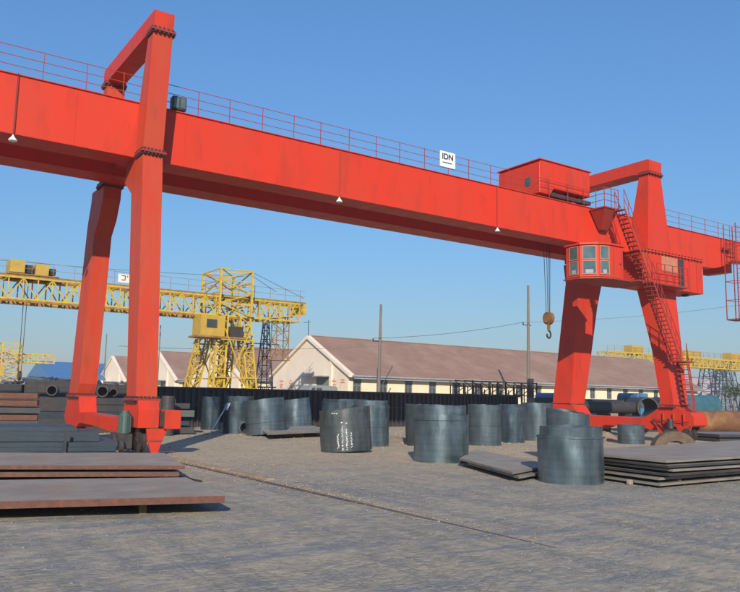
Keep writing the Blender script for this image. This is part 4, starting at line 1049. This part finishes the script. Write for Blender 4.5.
# blue lorry cab
def lorry(x, y, label, cabm, loadm, L=5.5, dome=False, h=2.7):
    t = empty('parked_lorry', (x, y, 0), label, 'lorry', 'lorries beyond the crane')
    MB().xz([(x, .7), (x, 1.5), (x+.25, h-.15), (x+.45, h), (x+1.7, h), (x+1.75, .7)], y, y+2.2).build('cab', cabm, t, bevel=.04)
    MB().xz([(x+.35, 1.7), (x+.5, h-.3), (x+1.4, h-.3), (x+1.4, 1.7)], y-.03, y-.003).build('side_window', GLASSW, t)
    MB().yz([(y+.2, 1.6), (y+2.0, 1.6), (y+2.0, h-.35), (y+.2, h-.35)], x-.02, x+.05).build('windscreen', GLASSW, t)
    if dome:
        prof = [(y, 1.0), (y+2.4, 1.0), (y+2.4, 2.2)]+[(y+1.2+1.2*cos(a), 2.2+1.2*sin(a)) for a in [pi*i/8 for i in range(1, 8)]]+[(y, 2.2)]
        n = 6
        for i in range(1): MB().yz(prof, x+1.9, x+1.9+L).build('tarpaulin', loadm, t, bevel=.05)
    else: MB().box(x+1.9, x+1.9+L, y, y+2.3, .95, 1.8).build('load_bed', loadm, t, bevel=.03)
    MB().box(x+.1, x+1.9+L, y+.4, y+1.9, .55, .93).build('chassis', DARK, t)
    for xx in (x+.8, x+L-.2, x+L+1.0):
        for yy in (y-.02, y+1.95): MB().bar((xx, yy, .48), (xx, yy+.28, .48), .48, 18).build('wheel', BLACK, t)
lorry(44.5, 40.5, 'small blue lorry behind the long pipe left of the right leg', BLUE, TRIMG, 4.5, h=2.72)
lorry(57.0, 42.5, 'blue topped lorry behind the open rings at the right leg', BLUE, BLUE, 3.5, h=2.95)
lorry(88.0, 60, 'lorry with rounded teal tarpaulin at the far right', STEELD, TEAL, 9, dome=True, h=2.9)
lorry(101.5, 57, 'lorry with blue tarpaulin at the right edge of the view', STEELD, BLUE, 8, dome=True, h=2.8)
# beige low building/stack line between blue lorries
slab('steel_sheet_bundle', [(46.3, 43.6), (56.5, 43.4), (56.8, 45), (46.4, 45.2)], 0.02, 2.35, (TAN, TAN), 'long low tan stack between the two blue lorries', 'sheet bundle')
# shovel leaning by the first drum
sh = empty('shovel', (15.9, 38.2, 0), 'pale handled shovel leaning against the drum at the far left of the row', 'shovel')
MB().bar((15.9, 38.2, 0.02), (16.95, 38.6, 1.45), .03, 8).build('handle', WHITE, sh)
MB().loft([(16.7, 38.45, 1.25), (16.9, 38.3, 1.28), (17.15, 38.5, 1.62), (16.95, 38.65, 1.64)], [(16.71, 38.49, 1.22), (16.91, 38.34, 1.25), (17.16, 38.54, 1.59), (16.96, 38.69, 1.61)]).build('blade', TRIMG, sh)
pipe((17.6, 37.5, .36), (17.9, 38.1, .36), .34, .27, DRK, 'small dark ring lying at the foot of the wide leaning drum', 'steel_ring', None)

# ---------------------------------------------------------------- distance
def far_block(x0, x1, y0, y1, h, label, m=FAR, gable=0, roofm=FARR, win=True):
    b = empty('distant_building', (x0, y0, 0), label, 'building', 'buildings on the skyline')
    box('wall', m, b, x0, x1, y0, y1, 0, h)
    if gable: MB().yz([(y0-.5, h+.01), (y1+.5, h+.01), ((y0+y1)/2, h+gable)], x0-.5, x1+.5).build('roof', roofm, b)
    else: box('roof', roofm, b, x0-.3, x1+.3, y0-.3, y1+.3, h+.01, h+.6)
    if win:
        n = int((x1-x0)//8); fl_ = max(1, int(h//4))
        for j in range(fl_):
            w_ = MB()
            for i in range(n): w_.box(x0+3+i*8, x0+6+i*8, y0-.06, y0-.01, 1.6+j*4, 3.2+j*4)
            w_.build('window_row', GLASSW, b)
far_block(31.0, 60, 150, 172, 4.7, 'blue roofed hall far behind the left crane legs', WHITE, 3.4, BLUE, False)
far_block(300, 328, 200, 215, 14, 'pale pink block on the skyline at the right', FAR)
far_block(335, 420, 260, 285, 12, 'long grey block low on the skyline at the right edge', FAR)
far_block(20, 80, 330, 350, 7, 'low grey block on the skyline at the left', FAR)
far_block(-60, 5, 300, 330, 8, 'low wide block on the skyline at the far left edge', FAR)
far_block(130, 240, 230, 245, 6, 'low long block behind the right yellow cranes', FAR)
# low scrub and clutter on the horizon
random.seed(15)
m = MB()
for i in range(2600):
    x = random.uniform(-40, 420); y = 330+random.uniform(0, 25)-abs(x-190)*.15; h = random.uniform(0, 5.5)*(.6+.4*sin(x*.07)); s = random.uniform(.6, 1.6)
    p = Vector((x, y, h)); a = Vector((random.uniform(-1, 1), random.uniform(-1, 1), random.uniform(-1, 1)))*s; b = Vector((random.uniform(-1, 1), random.uniform(-1, 1), random.uniform(-1, 1)))*s
    m.add([p, p+a, p+b], [(0, 1, 2)])
tag(m.build('far_scrub', FOL), 'dim line of far trees and scrub on the horizon', 'trees', kind='stuff')
# tree just right of the right leg's stairs
t = empty('distant_tree', (112, 66, 0), 'small dull green tree behind the stairs of the right red leg', 'tree')
MB().bar((112, 66, 0), (112.1, 66, 3.4), .2, 8, .1).build('trunk', WOOD, t)
m = MB(); random.seed(2)
for i in range(420):
    d = Vector((random.gauss(0, 1), random.gauss(0, 1), random.gauss(0, .7))); p = Vector((112, 66, 4.3))+d*.85
    a = Vector((random.uniform(-1, 1), random.uniform(-1, 1), random.uniform(-1, 1)))*.35; b = Vector((random.uniform(-1, 1), random.uniform(-1, 1), random.uniform(-1, 1)))*.35
    m.add([p, p+a, p+b], [(0, 1, 2)])
m.build('crown', FOL, t)

# ---------------------------------------------------------------- rubble, sand heaps and gravel
random.seed(77)
m = MB()
_ico = bmesh.new(); bmesh.ops.create_icosphere(_ico, subdivisions=1, radius=1)
ICV = [v.co.copy() for v in _ico.verts]; ICF = [tuple(v.index for v in f.verts) for f in _ico.faces]; _ico.free()
def lump(c, s):
    k = (random.uniform(.7, 1.3), random.uniform(.7, 1.3), random.uniform(.35, .7))
    m.add([Vector(c)+Vector((v.x*k[0], v.y*k[1], v.z*k[2]))*s*random.uniform(.8, 1.15) for v in ICV], ICF)
def scatter(cx, cy, rx, ry, n, s0, s1):
    for _ in range(n): lump((random.gauss(cx, rx), random.gauss(cy, ry), random.uniform(0, .02)), random.uniform(s0, s1)*.55)
for c in ((19, 42, 3, 2, 260, .04, .16), (22, 38, 3, 2.5, 200, .03, .12), (17.5, 36, 2.5, 1.2, 160, .03, .1), (20, 29, 2.5, 2, 200, .03, .12), (25, 30, 3, 2, 260, .04, .16), (28, 30.5, 3, 1.5, 260, .04, .18),
          (16.5, 22, 1.5, 1.5, 120, .02, .07), (24, 24.5, 3, 1.2, 150, .03, .1), (14, 40, 2.5, 2, 160, .04, .14), (30, 40, 5, 3, 260, .05, .22), (9.5, 22, 1, 4, 220, .02, .07), (8.6, 20, .25, 3, 160, .02, .06), (8.62, 14.5, .10, 2.6, 420, .015, .05), (8.1, 15, .12, 3.5, 200, .015, .045)):
    scatter(*c)
tag(m.build('rubble', STONE), 'scattered sandy rubble and stones around the drums', 'rubble', kind='stuff')
m = MB()
for _ in range(9500):
    d = random.uniform(4.5, 26); a = TH+random.uniform(-.55, .55); lump((d*sin(a), d*cos(a), 0), random.uniform(.004, .016)*(.6+d/16)*(1.7 if random.random() < .06 else 1))
tag(m.build('gravel', GRAV), 'loose gravel grains on the open yard floor', 'gravel', kind='stuff')
def heap(cx, cy, rx, ry, h, label):
    N_ = 18; vs = []; fs = []; rnd = random.Random(int(cx*7))
    ph = rnd.uniform(0, 6)
    for j in range(7):
        t = j/6
        for i in range(N_):
            a = 2*pi*i/N_; k = 1+.18*sin(3*a+ph)+.1*sin(5*a)
            vs.append((cx+rx*t*k*cos(a), cy+ry*t*k*sin(a), h*(cos(t*pi)*.5+.5)*(1+rnd.uniform(-.2, .2))-.01*(j == 6)))
    for j in range(6):
        for i in range(N_): fs.append((j*N_+i, j*N_+(i+1) % N_, (j+1)*N_+(i+1) % N_, (j+1)*N_+i))
    tag(MB().add(vs, fs).build('sand_heap', TAN, smooth=True, loc=(cx, cy, 0)), label, 'sand heap', 'low sand heaps between the drums', )
heap(19.8, 44.8, 2.6, 1.4, .32, 'low sand heap at the foot of the leftmost small drum')
heap(21.8, 30.2, 2.2, 1.5, .22, 'low sand heap left behind the large blue grey drum')
heap(27.5, 30.6, 3.2, 1.3, .35, 'low sand heap behind the three drums by the plates')
heap(34.6, 27.9, 1.4, .9, .45, 'low sand heap under the right saddle beam')

# ---------------------------------------------------------------- thin haze over the yard
hz = MB().box(-800, 1200, -800, 900, -1, 40).build('haze', WHITE)
hz.data.materials.clear(); hm = bpy.data.materials.new('thin_haze'); hm.use_nodes = True; hn = hm.node_tree; hn.nodes.clear()
pv = hn.nodes.new('ShaderNodeVolumePrincipled'); pv.inputs['Density'].default_value = .0006; pv.inputs['Color'].default_value = (.88, .92, 1.0, 1); pv.inputs['Anisotropy'].default_value = .1
ho = hn.nodes.new('ShaderNodeOutputMaterial'); hn.links.new(pv.outputs[0], ho.inputs['Volume']); hz.data.materials.append(hm)
tag(hz, kind='stuff')
